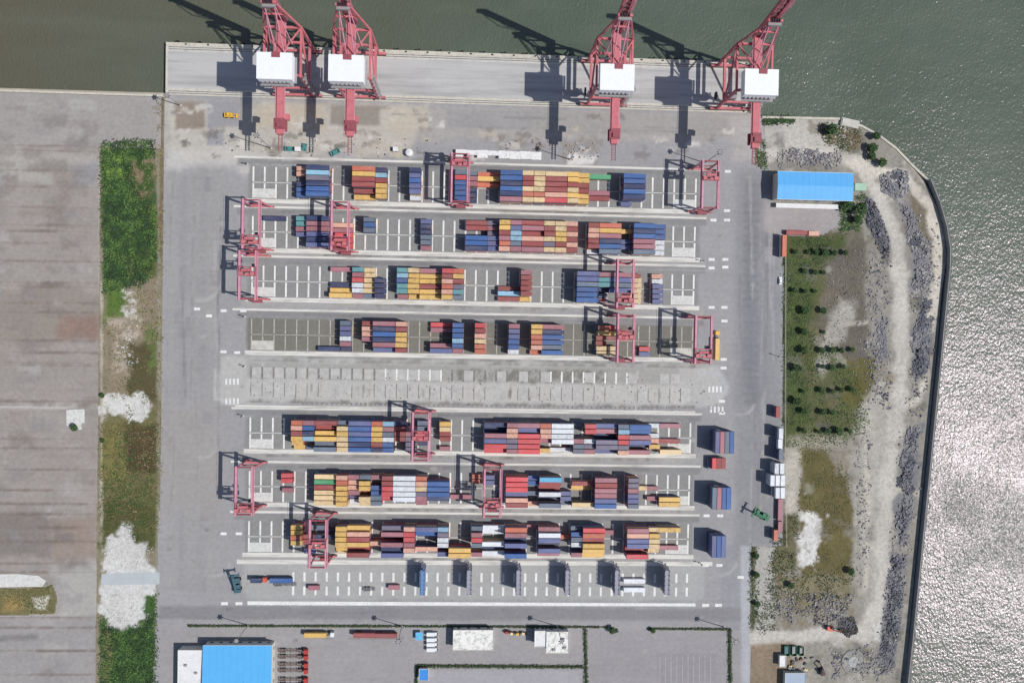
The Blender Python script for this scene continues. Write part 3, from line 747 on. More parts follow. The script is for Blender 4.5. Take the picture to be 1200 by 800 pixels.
# runways, slots, markings ---------------------------------------------------------------
M_line = worn_paint('white_slot_paint', (230, 230, 226), wear=0.35)
M_line_old = worn_paint('worn_slot_paint', (190, 188, 180), wear=0.95, under=(140, 138, 130), scale=0.6)
M_road_paint = worn_paint('white_road_paint', (230, 230, 228), wear=0.5)
BLOCKNAME = {1: 'first block from quay', 2: 'second block from quay', 3: 'third block from quay', 4: 'fourth block from quay',
             6: 'first block below bare strip', 7: 'second block below bare strip', 8: 'third block below bare strip'}
for k, yc in YC.items():
    mb = MB()
    if k in (1, 2, 3, 4, 6, 7, 8):
        mb.flat([(LX - 1, yc - 11.4), (RX + 1, yc - 11.4), (RX + 1, yc - 9.0), (LX - 1, yc - 9.0)], 0.008)
        mb.flat([(LX - 8, yc + 13.1), (RX + 4, yc + 13.1), (RX + 4, yc + 14.3), (LX - 8, yc + 14.3)], 0.008)
    if k == 8: mb.flat([(LX - 4, yc - 15.4), (RX + 12, yc - 15.4), (RX + 12, yc - 13.0), (LX - 4, yc - 13.0)], 0.008)
    if k == 5: mb.flat([(LX - 6, yc - 13), (RX, yc - 13), (RX, yc - 11.8), (LX - 6, yc - 11.8)], 0.008)
    if mb.v: tag(mb.build('crane_runway', M_runway), 'pale concrete crane runway beside a container block', kind='structure')
    mb = MB()
    mat_ = M_line_old if k == 4 else M_line
    for i in range(41):
        x = X0 + i * PITCH
        if k == 9:
            if i < 4: continue
            spans = [(yc + 6.3, yc + 1.2), (yc - 1.6, yc - 6.6)]
        elif k == 5:
            if i < 9 or 18 < i < 25 or i > 34: continue
            spans = [(yc + 9.5, yc + 3.2)]
        else:
            spans = [(yc + 8.6, yc + 0.6), (yc - 0.6, yc - 8.6)]
        for (ya, yb) in spans:
            w = 0.46 if k != 9 else 0.6
            if k == 4: w = 0.28
            mb.flat([(x - w, yb), (x + w, yb), (x + w, ya), (x - w, ya)], 0.008)
    if k not in (5, 9):
        mb.flat([(LX + 2, yc - 0.14), (RX - 3, yc - 0.14), (RX - 3, yc + 0.14), (LX + 2, yc + 0.14)], 0.012)
    tag(mb.build('slot_markings', mat_), 'white slot markings of a container block', kind='structure')
    if k not in (5, 9):
        mb = MB()
        for xa, n in ((X0 + 0.2, 2), (X0 + 38 * PITCH, 2)):
            mb.flat([(xa, yc - 8.5), (xa + n * PITCH - 0.4, yc - 8.5), (xa + n * PITCH - 0.4, yc - 3.4), (xa, yc - 3.4)], 0.016)
        tag(mb.build('concrete_pad', M_white_gravel if k != 4 else M_conc), 'whitened corner pads at the ends of a container block', kind='structure')
mb = MB(); pan = MB(); yc = YC[5]
for i in range(40):
    x = X0 + i * PITCH
    if i < 12 or 17 < i < 27: mb.flat([(x - 0.5, yc + 3.1), (x + 0.5, yc + 3.1), (x + 0.5, yc + 9.6), (x - 0.5, yc + 9.6)], 0.014)
    if rng.random() < 0.75: mb.flat([(x - 0.25, yc - 7.4 + rng.uniform(0, 2)), (x + 0.25, yc - 7.4), (x + 0.25, yc + 1.4), (x - 0.25, yc + 1.4 - rng.uniform(0, 3))], 0.014)
    for ya, yb in ((3.6, 9.2), (-7.2, 1.2)):
        if (i < 17 and ya > 0) or rng.random() < 0.55: pan.flat([(x + 0.6, yc + ya), (x + PITCH - 0.6, yc + ya), (x + PITCH - 0.6, yc + yb), (x + 0.6, yc + yb)], 0.004)
for i in range(75):
    x = X0 + 28 + i * 2.7
    mb.flat([(x, yc - 11.0), (x + 0.9, yc - 11.0), (x + 0.9, yc - 9.7), (x, yc - 9.7)], 0.014)
tag(mb.build('slot_joints', worn_paint('joint_grime', (122, 118, 112), under=(158, 155, 150), wear=0.9, scale=0.5)), 'dark joints between the slots of the bare strip', kind='structure')
tag(pan.build('bare_slot_panels', worn_paint('pale_panel', (186, 185, 183), under=(160, 157, 152), wear=0.8, scale=0.35)), 'pale concrete slot panels of the bare strip', kind='structure')
mb = MB()
mb.flat(PP([(290, 704), (815, 706.5), (815, 710), (290, 708.5)]), 0.020)
for x in (263, 280): mb.flat(PP(rect_px(x - 4, 705, x + 4, 708.5)), 0.020)
for x in (827, 842): mb.flat(PP(rect_px(x - 4, 707, x + 4, 710.5)), 0.020)
for (x, y) in ((853, 201), (852, 247), (852, 258), (836, 258), (850, 304), (850, 313), (834, 304), (834, 314), (849, 360), (849, 376), (834, 360), (848, 421), (848, 431),
               (846, 470), (846, 484), (828, 604), (844, 604), (827, 662), (843, 662), (231, 362), (245, 370), (262, 364), (285, 364), (262, 412), (278, 413), (262, 625), (280, 625), (868, 676)):
    mb.flat(PP(rect_px(x - 3.6, y - 1.6, x + 3.6, y + 1.6)), 0.020)
for i in range(4):
    for (x, y) in ((272, 447), (272, 470), (840, 480), (838, 456)):
        mb.flat(PP(rect_px(x - 8 + i * 4.5, y - 3.5, x - 5.6 + i * 4.5, y + 3.5)), 0.020)
tag(mb.build('road_markings', M_road_paint), 'white lane lines and bar markings on the yard roads', kind='structure')
mb = MB()
for k in range(10):
    x = 773 + k * 6.6
    mb.flat(PP(rect_px(x, 768, x + 0.6, 806)), 0.008)
tag(mb.build('parking_lines', worn_paint('parking_paint', (176, 175, 176), under=(142, 140, 142), wear=0.9, scale=0.7)), 'faint parking lines on the ground right of the hedges', kind='structure')
mb = MB(); mb.flat(PP([(180, 733.5), (222, 733.5), (222, 735), (180, 735)]), 0.02)
# ------------------------------------------------------------------ containers
CC = {'N': ('dark navy', (56, 66, 102)), 'B': ('blue', (62, 98, 156)), 'L': ('light blue', (142, 184, 208)), 'H': ('sky blue', (92, 174, 214)),
      'T': ('teal', (100, 158, 164)), 'G': ('green', (84, 162, 116)), 'R': ('brick red', (152, 76, 76)), 'M': ('faded maroon', (164, 110, 120)),
      'O': ('orange red', (198, 112, 90)), 'Y': ('ochre yellow', (222, 182, 106)), 'C': ('cream', (222, 196, 152)), 'W': ('white', (218, 222, 228)),
      'P': ('pale peach', (220, 170, 150)), 'K': ('grey violet', (118, 112, 132)), 'S': ('slate grey', (104, 118, 136)), 'A': ('bright red', (206, 84, 90)),
      'U': ('violet blue', (98, 106, 150))}
CMAT = {k: pmat('container_paint_' + v[0].replace(' ', '_'), v[1], 0.55, 0.10, 0.35, rand=0.10, grime=tuple(int(c * 0.55 + 40) for c in v[1]), grime_amt=0.40, rust=0.40,
                corr=('X', 1.14), spec=0.4) for k, v in CC.items()}
M_steel = pmat('frame_steel', (96, 92, 90), 0.6, 0.2, 1.0)


def container_mb(L, cx=0, cy=0, z=0, mb=None, simple=False, m=0, rz=0.0):
    mb = mb or MB()
    w, h = 2.44, 2.59
    def bx(c, d):
        cs, sn = math.cos(rz), math.sin(rz)
        mb.box((cx + c[0] * cs - c[1] * sn, cy + c[0] * sn + c[1] * cs, z + c[2]), d, rz, m)
    bx((0, 0, h / 2), (L - 0.12, w - 0.1, h - 0.12))
    for sy in (-1, 1):
        bx((0, sy * (w / 2 - 0.06), h - 0.06), (L - 0.36, 0.12, 0.12))
        if not simple: bx((0, sy * (w / 2 - 0.06), 0.08), (L - 0.36, 0.12, 0.16))
    for sx in (-1, 1):
        bx((sx * (L / 2 - 0.06), 0, h - 0.06), (0.12, w - 0.36, 0.12))
        if not simple:
            for sy in (-1, 1): bx((sx * (L / 2 - 0.09), sy * (w / 2 - 0.09), h / 2), (0.18, 0.18, h))
    if not simple:
        for k in range(int(L / 1.2)):                                # roof bows
            bx((-L / 2 + 0.9 + k * (L - 1.8) / max(1, int(L / 1.2) - 1), 0, h - 0.055), (0.32, w - 0.3, 0.03))
        for y in (-0.85, -0.35, 0.35, 0.85): bx((L / 2 - 0.02, y, h / 2), (0.06, 0.05, h - 0.3))
    return mb


CMESH = {}
def cmesh(L, c):
    if (L, c) not in CMESH: CMESH[(L, c)] = container_mb(L).mesh('shipping_container', CMAT[c])
    return CMESH[(L, c)]


BAYS = {
 1: [(345, 20, 'P2 P2 - N2 B2 B2'), (358.5, 40, 'N4 L4 K4 N4 B4 B4'), (413.5, 40, 'O4 Y4 R4 R4 R2 Y1'), (442.5, 20, 'N3 L3 R3 Y3 Y3 Y3'),
     (480.5, 20, 'N4 U4 B4 U4 U4 W2'), (534, 20, 'S3 A3 B3 B3 B3 B3'), (548, 20, 'S2 M2 M2 N1 N1 N1'), (561, 40, 'O1 Y2 O1 - - -'),
     (587.5, 40, 'B4 B4 N4 B4 N4 M4'), (613, 20, 'C4 R4 R4 C4 O4 C4'), (626.5, 20, 'C4 C4 C4 C4 O4 C4'), (639, 40, 'C4 R4 R4 R4 P4 A4'),
     (666, 20, 'Y4 Y4 R4 C4 Y4 C4'), (678, 20, 'Y3 Y3 R3 R3 Y3 Y3'), (689.5, 40, 'G2 - - M1 R1 -'), (731.5, 40, 'B4 B4 N4 B4 N4 -'), (729.5, 20, '- - - - - U1')],
 2: [(309.5, 40, 'N1 - - - - -'), (344, 20, 'T2 T2 M2 U2 - -'), (358.5, 40, 'N3 M3 M3 U3 N3 U3'), (392, 40, '- P1 M1 A2 A2 A2'), (427, 20, 'S3 B3 S3 - - -'),
     (495, 20, 'U2 N2 N2 S2 S2 M1'), (546, 40, 'R2 R2 - B3 B3 N3'), (572.5, 20, 'K2 M2 K2 U3 U3 U3'), (585.7, 20, 'Y4 Y4 R4 M4 O4 P4'), (599, 20, 'M4 U4 L4 L4 S4 M4'),
     (612, 40, 'R4 M4 R3 P4 R4 M4'), (638, 20, 'C4 R4 R4 C4 K4 C4'), (651, 20, 'C4 C4 Y4 Y4 R4 C4'), (664, 20, 'P4 R4 P4 R4 P4 R4'),
     (688, 20, 'R3 P3 P3 R3 R3 W1'), (702, 40, 'O3 Y3 M3 N3 B3 S3'), (727, 20, '- Y2 - U2 U2 -'), (743, 40, 'B4 N4 B4 M4 M4 S4'), (768, 20, 'B3 B3 B3 W2 W2 W2')],
 3: [(388, 40, 'M1 - - N1 Y1 Y2'), (413, 20, 'T2 M2 A2 W2 W2 M1'), (428, 20, 'C1 C1 C1 C1 C1 S1'), (441, 20, '- - N2 N2 N2 N2'), (465.7, 20, 'T3 L3 B3 T3 T3 M1'),
     (480, 20, 'C3 Y2 Y3 Y3 Y3 Y1'), (493, 40, 'M2 Y2 Y2 R2 Y2 Y2'), (519, 20, 'A4 R4 P4 O4 P4 Y4'), (532, 20, 'O4 Y4 R4 K4 T4 S4'), (582, 40, '- - - R1 L2 R1'),
     (609.6, 20, 'M4 R4 R4 R4 R4 Y1'), (676, 40, 'U4 U4 S4 B4 B4 B4'), (702, 20, 'M3 T3 T3 N1 S1 M1'), (715, 40, 'M3 U3 S3 U3 - -'), (743, 20, 'R1 C2 C2 C2 C2 C2'), (763, 20, 'P1 W1 U2 U2 U2 U2')],
 4: [(375, 40, '- - - - - N1'), (404, 20, 'S2 U2 U2 W2 M2 -'), (404, 20, '- - - - - N1'), (426.5, 20, 'R3 P3 P3 M3 - -'), (440.5, 40, 'M4 N4 B4 N4 M4 U3'), (468, 20, 'P4 R4 Y4 Y4 Y4 R4'),
     (506, 40, 'A1 M1 - - M2 U2'), (531, 20, 'B4 B4 B4 L4 B4 M1'), (557, 20, 'A4 R4 P4 C4 O4 O4'), (594, 20, 'M4 U4 U4 B4 B4 W2'), (620, 20, 'Y4 Y4 O4 O4 P4 O1'), (634, 40, 'M3 N3 B3 B3 S1 B2'),
     (699, 20, 'O4 Y4 R1 R1 C2 C2'), (712, 20, 'A3 Y3 R1 - C2 C2'), (725, 20, '- A2 A1 - - -'), (744, 20, '- - - - A1 U1')],
 6: [(340.5, 20, 'O4 P4 R4 Y4 Y3 Y1'), (355.7, 20, 'M4 B4 N4 L4 - S1'), (368, 40, 'R4 R2 Y3 Y4 S3 S4'), (395, 20, 'S3 C4 Y4 C4 C4 C4'), (411.7, 40, 'U4 B4 U4 B4 N4 B4'), (436, 20, 'O4 Y4 Y4 Y4 R4 N4'),
     (449, 20, 'L4 M4 S4 W4 B4 B4'), (463, 20, 'N3 R3 R3 R3 - -'), (475, 20, '- M3 M3 K3 K3 K3'), (489, 20, 'S2 S2 A2 A2 N1 -'), (516, 20, 'Y3 C3 R2 R2 - M1'),
     (568, 40, 'N3 N1 M4 U4 A4 A3'), (594, 20, 'M4 P4 P4 K4 K4 M4'), (607, 40, 'M4 U3 A4 A4 A4 A4'), (633, 20, 'O4 P4 P4 M3 - Y2'), (646, 40, 'W4 W4 W4 W4 - W1'),
     (671, 20, 'S1 - - M3 S3 S3'), (684, 20, 'A4 A4 - W3 K3 M3'), (697, 40, 'U3 M3 N1 K4 K4 U2'), (726, 20, 'S4 L4 A4 A4 K4 P4'), (739.5, 40, 'B4 B3 M4 U4 N1 M3'),
     (763, 20, 'W1 - W1 P1 Y2 -'), (773, 40, 'M1 - - R1 - C2')],
 7: [(330, 20, 'A2 A2 - M1 - -'), (370, 40, 'C3 G3 R3 C3 C3 C3'), (394.7, 20, 'P4 O4 Y4 Y4 Y4 Y4'), (409, 20, 'M3 P3 P3 M3 U1 W1'), (421, 20, 'S3 Y4 Y4 R1 C4 C3'), (435.5, 20, 'M3 - B3 B3 S3 S3'),
     (448, 20, 'R4 R4 A4 A4 A3 -'), (463, 40, 'W4 W4 W4 W4 W4 -'), (488, 20, 'O4 P4 C4 K4 M3 M2'), (501.7, 40, '- B4 B4 B4 N3 -'), (529, 40, '- - - - M1 -'), (556, 20, 'O1 O1 - - - -'),
     (570, 20, 'U2 U2 - - - -'), (593.7, 40, 'A4 A4 A4 U3 P4 R4'), (619, 20, 'B2 B2 - S2 - P2'), (632, 40, 'H4 R3 R1 W3 N1 S4'), (656.5, 20, '- - - U2 U2 S1'), (671, 40, '- R2 Y1 - - C3'),
     (696, 40, 'M4 R4 M4 M4 U4 B4'), (737.7, 20, 'K4 K4 M4 U4 U4 S4'), (749, 20, '- - C1 - - -'), (761, 20, '- - M1 - M1 -'), (773, 40, '- - - - Y2 Y2')],
 8: [(338, 20, 'Y3 Y3 O3 Y3 - -'), (352, 20, '- - R2 R2 - U1'), (367, 20, 'S3 - N2 S2 - -'), (380, 20, '- N1 N2 - - -'), (393.6, 20, 'Y4 Y4 Y4 Y4 Y3 C1'), (408, 40, 'Y3 P4 R4 Y4 R2 R4'), (433, 20, '- - - P3 - -'),
     (446, 40, 'K3 M4 N1 M4 N3 U4'), (472.7, 20, 'P4 A4 A4 M4 P4 -'), (486.7, 40, 'U4 B3 - - P3 -'), (513.5, 20, 'L4 K4 W4 W4 N1 U3'), (527.5, 40, '- - - - Y4 Y4'),
     (552.6, 20, 'S3 M4 A4 S4 - M3'), (565, 40, 'W2 W1 - W3 N1 W2'), (592, 40, 'O4 M4 N2 U4 N1 B4'), (618, 20, 'M1 - - - - -'), (630, 40, 'M3 W4 U4 N2 U4 M2'), (657, 20, '- - O1 - - -'), (669, 20, 'S2 B3 S3 W3 - M3'),
     (683.5, 40, 'A4 O4 R3 Y4 Y4 Y3'), (708, 20, '- M1 - - - -'), (735, 40, 'M4 P4 U4 U4 R2 A4'), (759, 20, 'C3 Y4 C4 C4 C3 -'), (773, 40, 'Y3 - - - M1 -')],
}
tops = []; lowers = []
occ = {}
for k, bays in BAYS.items():
    slots = []
    for bi, (px, ln, cells) in enumerate(bays):
        cl = cells.split()
        hs = [int(c[1]) for c in cl if c != '-']
        h = 2.6 * max(hs)
        yy = 400 - 0
        # apparent left edge at roof height -> ground slot
        v = RM.transposed() @ Vector((0, YC[k], -CAM_H)); py = 400 - FPX * v.y / -v.z
        x = P(px, py, h)[0]
        s = round((x - X0) / PITCH)
        n = 2 if ln == 40 else 1
        def free(s): return all((k, r, q) not in occ for r, c in enumerate(cl) if c != '-' for q in range(s, s + n))
        if not free(s):
            for alt in (s + 1, s - 1, s + 2):
                if free(alt):
                    s = alt; break
            else:
                print('CONFLICT', k, px); continue
        slots.append(s)
        for r, c in enumerate(cl):
            if c == '-': continue
            for q in range(s, s + n): occ[(k, r, q)] = 1
            tops.append([k, s, n, r, c[0], int(c[1])])
BAYNO = {}
for k in BAYS:
    for i, s in enumerate(sorted({t[1] for t in tops if t[0] == k})): BAYNO[(k, s)] = i
tops.sort(key=lambda t: (-t[2], -t[5], t[0], t[1], t[3]))
print('TOPS', len(tops))
stack_rng = random.Random(5)
G_CONT = 'shipping containers stacked in the yard blocks'
rest = {c: MB() for c in CC}
first_done = {}
for i, (k, s, n, r, c, t) in enumerate(tops):
    L_ = 12.19 if n == 2 else 6.06
    x = X0 + (s + n / 2) * PITCH + stack_rng.uniform(-0.10, 0.10); y = YC[k] + (2.5 - r) * ROWP + stack_rng.uniform(-0.05, 0.05)
    for q in range(t - 1):
        cc = stack_rng.choice('NBBRRMUYCOKSA')
        container_mb(L_, x + stack_rng.uniform(-0.04, 0.04), y, 0.15 + 2.6 * q, rest[cc], simple=True)
    z = 0.15 + 2.6 * (t - 1)
    if i < 272:
        o = bpy.data.objects.new('shipping_container', cmesh(L_, c)); COL.objects.link(o)
        o.location = (x, y, z); o.rotation_euler = (0, 0, 0 if (i * 7) % 3 else math.pi)
        tag(o, f"{CC[c][0]} {'long' if n == 2 else 'short'} container, {ORD[r]} row, {ORD[BAYNO[(k, s)]]} bay from left, {BLOCKNAME[k]}", 'container', G_CONT)
    else:
        container_mb(L_, x, y, z, rest[c])
def loose_container(px, py, L_, c, tier, label, ns=True, group=None):
    """container away from the blocks: photo position of its roof centre; tier levels high"""
    x, y = P(px, py, 2.6 * tier)
    rz = math.pi / 2 if ns else 0
    for q in range(tier - 1):
        cc = stack_rng.choice('NBUSBN' if c in 'NBUSKA' else 'WWSK')
        container_mb(L_, x, y, 0.03 + 2.6 * q, rest[cc], simple=True, rz=rz)
    o = bpy.data.objects.new('shipping_container', cmesh(L_, c)); COL.objects.link(o)
    o.location = (x, y, 0.03 + 2.6 * (tier - 1)); o.rotation_euler = (0, 0, rz)
    tag(o, f"{CC[c][0]} container {'on top of' if tier > 1 else 'on the ground,'} {label}", 'container', group)


for name, x0, cols, yc_, tier in (('upper', 841, 'UMSB', 518.5, 4), ('middle', 837.5, 'SMBB', 584, 4), ('lower', 837, 'UBU', 640.5, 4)):
    for i, c in enumerate(cols):
        loose_container(x0 + i * 5.6, yc_ - 0, 12.19, c, tier, f"the {ORD[i]} stack from left in {name} roadside group", group='containers stacked crosswise beside the east road')
for i, c in enumerate('KARR'):
    loose_container(832 + i * 5.3, 543, 6.06, c, 1 if i == 0 else 2, f"{ORD[i]} from left in short row below upper roadside group", group='short containers beside the east road')
G_E = 'containers along the east edge of the yard'
for px, py, L_, c, tier, lb in ((915.5, 508, 6.06, 'W', 3, 'the northernmost white pair by the weeds'), (914.5, 521, 6.06, 'W', 2, 'the second white pile from north by the weeds'), (915.5, 533, 6.06, 'S', 3, 'the grey pile south of the white pair'),
                                (910.5, 549, 6.06, 'W', 3, 'the west pile in the first white cluster row'), (916.8, 549, 6.06, 'W', 3, 'the east pile in the first white cluster row'),
                                (905.5, 563, 6.06, 'W', 3, 'the west pile in the middle white cluster row'), (911.6, 563, 6.06, 'W', 3, 'the centre pile in the middle white cluster row'), (917.6, 563, 6.06, 'W', 3, 'the east pile in the middle white cluster row'),
                                (911.5, 577.5, 6.06, 'W', 3, 'the west pile in the last white cluster row'), (917.5, 577.5, 6.06, 'W', 3, 'the east pile in the last white cluster row'),
                                (914.5, 597, 12.19, 'M', 1, 'long and low just south of the white cluster'), (914.5, 617, 6.06, 'M', 1, 'short, south of the long low maroon one'), (909.5, 627, 6.06, 'O', 2, 'the lone pair south of the white cluster'),
                                (912, 483, 6.06, 'R', 2, 'the lone pair north of the white cluster'), (919.5, 288, 12.19, 'O', 2, 'the long pair at the corner of the weedy plot')):
    loose_container(px, py, L_, c, tier, lb, group=G_E)
loose_container(934, 272.5, 12.19, 'R', 1, 'lying along the north edge of the weedy plot', ns=False, group=G_E)
loose_container(954, 273.5, 6.06, 'P', 1, 'end to end with the brick red one near warehouse', ns=False, group=G_E)
for py, w_ in ((680.8, 'upper'), (691, 'lower')):
    loose_container(743.5, py, 12.19, 'W', 1, f"the {w_} of two long white ones between reefer racks", ns=False)
loose_container(367.5, 688.6, 6.06, 'M', 1, 'alone in the western half of the rack row', ns=False)
loose_container(461.5, 688, 6.06, 'M', 1, 'alone just left of the blue reefer rack', ns=False)

big = MB(); mats_ = []
for i, c in enumerate(CC):
    mats_.append(CMAT[c]); b0 = len(big.v)
    big.v.extend(rest[c].v); big.f.extend(tuple(q + b0 for q in f) for f in rest[c].f); big.m.extend([i] * len(rest[c].f))
tag(big.build('stacked_containers', mats_), 'lower and smaller shipping containers filling the stacks beneath the top tier', 'containers', kind='stuff')


# reefer racks --------------------------------------------------------------------------
M_rack = pmat('rack_grey_steel', (150, 150, 162), 0.6, 0.15, 0.8)
M_rack_blue = pmat('rack_blue_sheet', (98, 136, 182), 0.6, 0.12, 0.5)
def reefer_rack(px, label, blue):
    H_ = 11.2
    x, y = P(px, 682.5, H_)
    t = tag(empty('reefer_rack', (x, y, 0)), label, 'rack', 'steel reefer racks in the southern row')
    posts = MB(); W2, L2 = 1.25, 6.6
    post = MB(); post.box((0, 0, H_ / 2 + 0.55), (0.28, 0.28, H_ + 1.1)); pm_ = post.mesh('post', M_rack)
    for i in range(6):
        for sx_ in (-1, 1):
            o = bpy.data.objects.new('post', pm_); COL.objects.link(o); o.parent = t; o.location = (sx_ * W2, -L2 + i * 2 * L2 / 5, 0)
    for lv in range(1, 5):
        f = MB(); z = lv * 2.75
        for sx_ in (-1, 1): f.box((sx_ * W2, 0, z), (0.3, 2 * L2 + 0.4, 0.25))
        nb_ = 11 if lv < 4 else 15
        for i in range(nb_): f.box((0, -L2 + i * 2 * L2 / (nb_ - 1), z), (2 * W2 - 0.3, 0.5 if lv < 4 else 0.62, 0.12))
        f.box((0, 0, z + 0.02), (2 * W2 - 0.3, 2 * L2, 0.06)); f.build('platform', M_rack_blue if blue else M_rack, t)
        rl = MB()
        for sx_ in (-1, 1):
            for dz in (0.55, 1.05): rl.box((sx_ * (W2 + 0.12), 0, z + dz), (0.08, 2 * L2 + 0.3, 0.08))
        rl.build('handrail', M_rack, t)
        st = MB(); st.bar((-0.6 if lv % 2 else 0.6, L2 + 1.9, z - 2.75), (-0.6 if lv % 2 else 0.6, L2 + 0.3, z), 0.9, 0.15)
        st.build('stair', M_rack, t)
    br = MB()
    for i in range(5):
        a0 = -L2 + i * 2 * L2 / 5; a1 = a0 + 2 * L2 / 5
        for sx_ in (-1, 1): br.bar((sx_ * (W2 - 0.1), a0, 0.2 if i % 2 else H_), (sx_ * (W2 - 0.1), a1, H_ if i % 2 else 0.2), 0.16)
    br.build('brace', M_rack, t)
    pn = MB()
    for lv in range(4):
        for i in range(5):
            if blue or (i + lv) % 2: pn.box((W2 + 0.02 - 0.2, -L2 + (i + 0.5) * 2 * L2 / 5, lv * 2.75 + 1.35), (0.10, 2.0, 2.1 if blue else 1.3))
    pn.build('socket_panel', M_rack_blue if blue else M_rack, t)
    if blue:
        rf = MB(); rf.box((0.3, 0, 11.35), (2.3, 2 * L2 - 0.2, 0.12)); rf.build('roof_sheet', M_rack_blue, t)
for i, px in enumerate((495, 550, 608, 665.5, 723.5, 782)):
    reefer_rack(px, ['blue sheeted steel reefer rack, westernmost of the six in the southern row', 'grey steel lattice reefer rack just right of the blue rack', 'grey steel lattice reefer rack, third from the west in its row',
                     'grey steel lattice reefer rack, fourth from the west in its row', 'grey steel lattice reefer rack beside two white containers on its right', 'grey steel lattice reefer rack, easternmost of the six'][i], i == 0)

# ------------------------------------------------------------------ ship-to-shore cranes
M_red = pmat('crane_red_paint', (198, 116, 122), 0.5, 0.08, 0.15, grime=(146, 82, 90), grime_amt=0.55)
M_red_d = pmat('crane_red_dark', (148, 82, 90), 0.55, 0.12, 0.3, grime=(124, 62, 74))
M_pink = pmat('crane_pink_faded', (208, 146, 164), 0.55, 0.08, 0.2, grime=(176, 102, 116), grime_amt=0.7)
M_house = pmat('house_white_sheet', (236, 238, 242), 0.6, 0.03, 0.3, grime=(214, 216, 220), grime_amt=0.3, corr=('Y', 0.6))
M_dark = pmat('dark_machinery', (58, 56, 62), 0.6, 0.2, 0.8)
M_glass = pmat('dark_glass', (44, 56, 68), 0.15, 0.05, 1.0, spec=0.6)
M_grey = pmat('grey_steel', (148, 146, 148), 0.6, 0.12, 0.6)
RS, RL = QY1 - 1.8 - 0.0, QY0 + 1.4
RS = QY0 + 25.4
def ship_crane(cx, label):
    t = tag(empty('quay_crane', (cx, 0, 0.06)), label, 'crane', 'pink red ship cranes along the quay')
    hw = 9.2; ZT = 36.0; ZP = 14.5
    lg = MB(); lg.bar((0, 0, 2.4), (0, 0, ZT), 1.2, 1.5); lme = lg.mesh('leg', M_red)
    for sx_ in (-1, 1):
        for y in (RL, RS):
            o = bpy.data.objects.new('leg', lme); COL.objects.link(o); o.parent = t; o.location = (sx_ * hw, y, 0)
        MB().bar((sx_ * hw, RL + 0.8, ZP), (sx_ * hw, RS - 0.8, ZP), 1.3, 1.7).build('portal_beam', M_red, t)
        MB().bar((sx_ * hw, RL + 0.8, ZT - 0.7), (sx_ * hw, RS - 0.8, ZT - 0.7), 1.0, 1.3).build('top_beam', M_red, t)
        MB().bar((sx_ * hw, RL + 0.9, ZP + 1.2), (sx_ * hw, RS - 0.9, ZT - 1.6), 0.85).build('diagonal_brace', M_red, t)
    for y in (RL, RS):
        MB().box((0, y, 2.3), (2 * hw + 8, 1.3, 1.5)).build('sill_beam', M_red, t)
        MB().bar((-hw + 0.8, y, ZP), (hw - 0.8, y, ZP), 1.1, 1.6).build('cross_beam', M_red, t)
        MB().bar((-hw + 0.8, y, ZT - 0.2), (hw - 0.8, y, ZT - 0.2), 1.2, 1.5).build('leg_top_beam', M_red, t)
        for sx_ in (-1, 1):
            b_ = MB(); b_.box((sx_ * (hw + 0.5), y, 0.95), (7.0, 1.0, 1.1))
            for i in range(6): b_.tube((sx_ * (hw + 0.5) - 3.0 + i * 1.2, y - 0.35, 0.45), (sx_ * (hw + 0.5) - 3.0 + i * 1.2, y + 0.35, 0.45), 0.45, 8)
            b_.build('bogie', M_dark, t)
    # girder from the back reach to the boom hinge
    yb, yh = RL - 30.5, RS + 2.2
    gz = ZT + 2.2
    MB().box((0, (yb + yh) / 2, gz), (3.3, yh - yb, 2.6)).build('girder', M_red, t)
    w = MB()
    for sx_ in (-1, 1):
        w.box((sx_ * 2.05, (yb + yh) / 2, gz + 0.4), (0.7, yh - yb - 1, 0.12))
        for dz in (0.6, 1.15): w.box((sx_ * 2.38, (yb + yh) / 2, gz + 0.4 + dz), (0.07, yh - yb - 1, 0.07))
    w.build('walkway', M_pink, t)
    # machinery house over the landside half of the girder
    hx, hy, hz = -0.7, RL + 0.5, gz + 4.2
    mh = MB(); mh.box((hx, hy, hz + 3.0), (17.0, 12.8, 6.0)).box((hx, hy, hz + 6.06), (17.3, 13.1, 0.14)).build('machinery_house', M_house, t)
    for i in range(7): vents = MB().box((hx - 6.6 + i * 2.1, hy - 6.7, hz + 1.2), (1.2, 0.9, 1.8)); vents.build('vent', M_grey, t)
    pf = MB()
    for sx_ in (-1, 1):
        for sy in (-1, 0, 1): pf.box((hx + sx_ * 4.0, hy + sy * 5.0, hz - 1.6), (0.6, 0.6, 3.0))
        pf.box((hx + sx_ * 4.0, hy, hz - 0.5), (0.6, 12, 0.6))
    pf.box((hx, hy - 7.3, hz - 0.2), (16.4, 1.9, 0.2)); pf.box((hx + 9.1, hy, hz - 0.2), (1.0, 13, 0.2))
    for i in range(10): pf.box((hx - 8.5 + i * 1.9, hy - 8.2, hz + 0.5), (0.1, 0.1, 1.2))
    pf.box((hx, hy - 8.2, hz + 1.1), (16.4, 0.09, 0.09)).build('service_platform', M_grey, t)
    hk = MB(); hk.box((0.0, hy + 6.8, hz + 2.4), (4.6, 1.2, 4.8)).box((0.0, hy + 5.4, hz + 6.3), (4.0, 2.6, 0.5)).build('rope_opening', M_red_d, t)
    # rear trolley, cab and tail
    tr = MB(); tr.box((0, yb + 5.0, gz + 1.9), (5.6, 5.2, 1.0)).box((0, yb + 5.0, gz - 2.0), (5.8, 5.8, 1.5)).box((0.4, yb + 4.0, gz + 2.7), (3.2, 2.2, 1.0)); tr.box((-1.4, yb + 6.6, gz + 2.6), (1.4, 1.2, 0.7))
    tr.build('trolley', M_red_d, t)
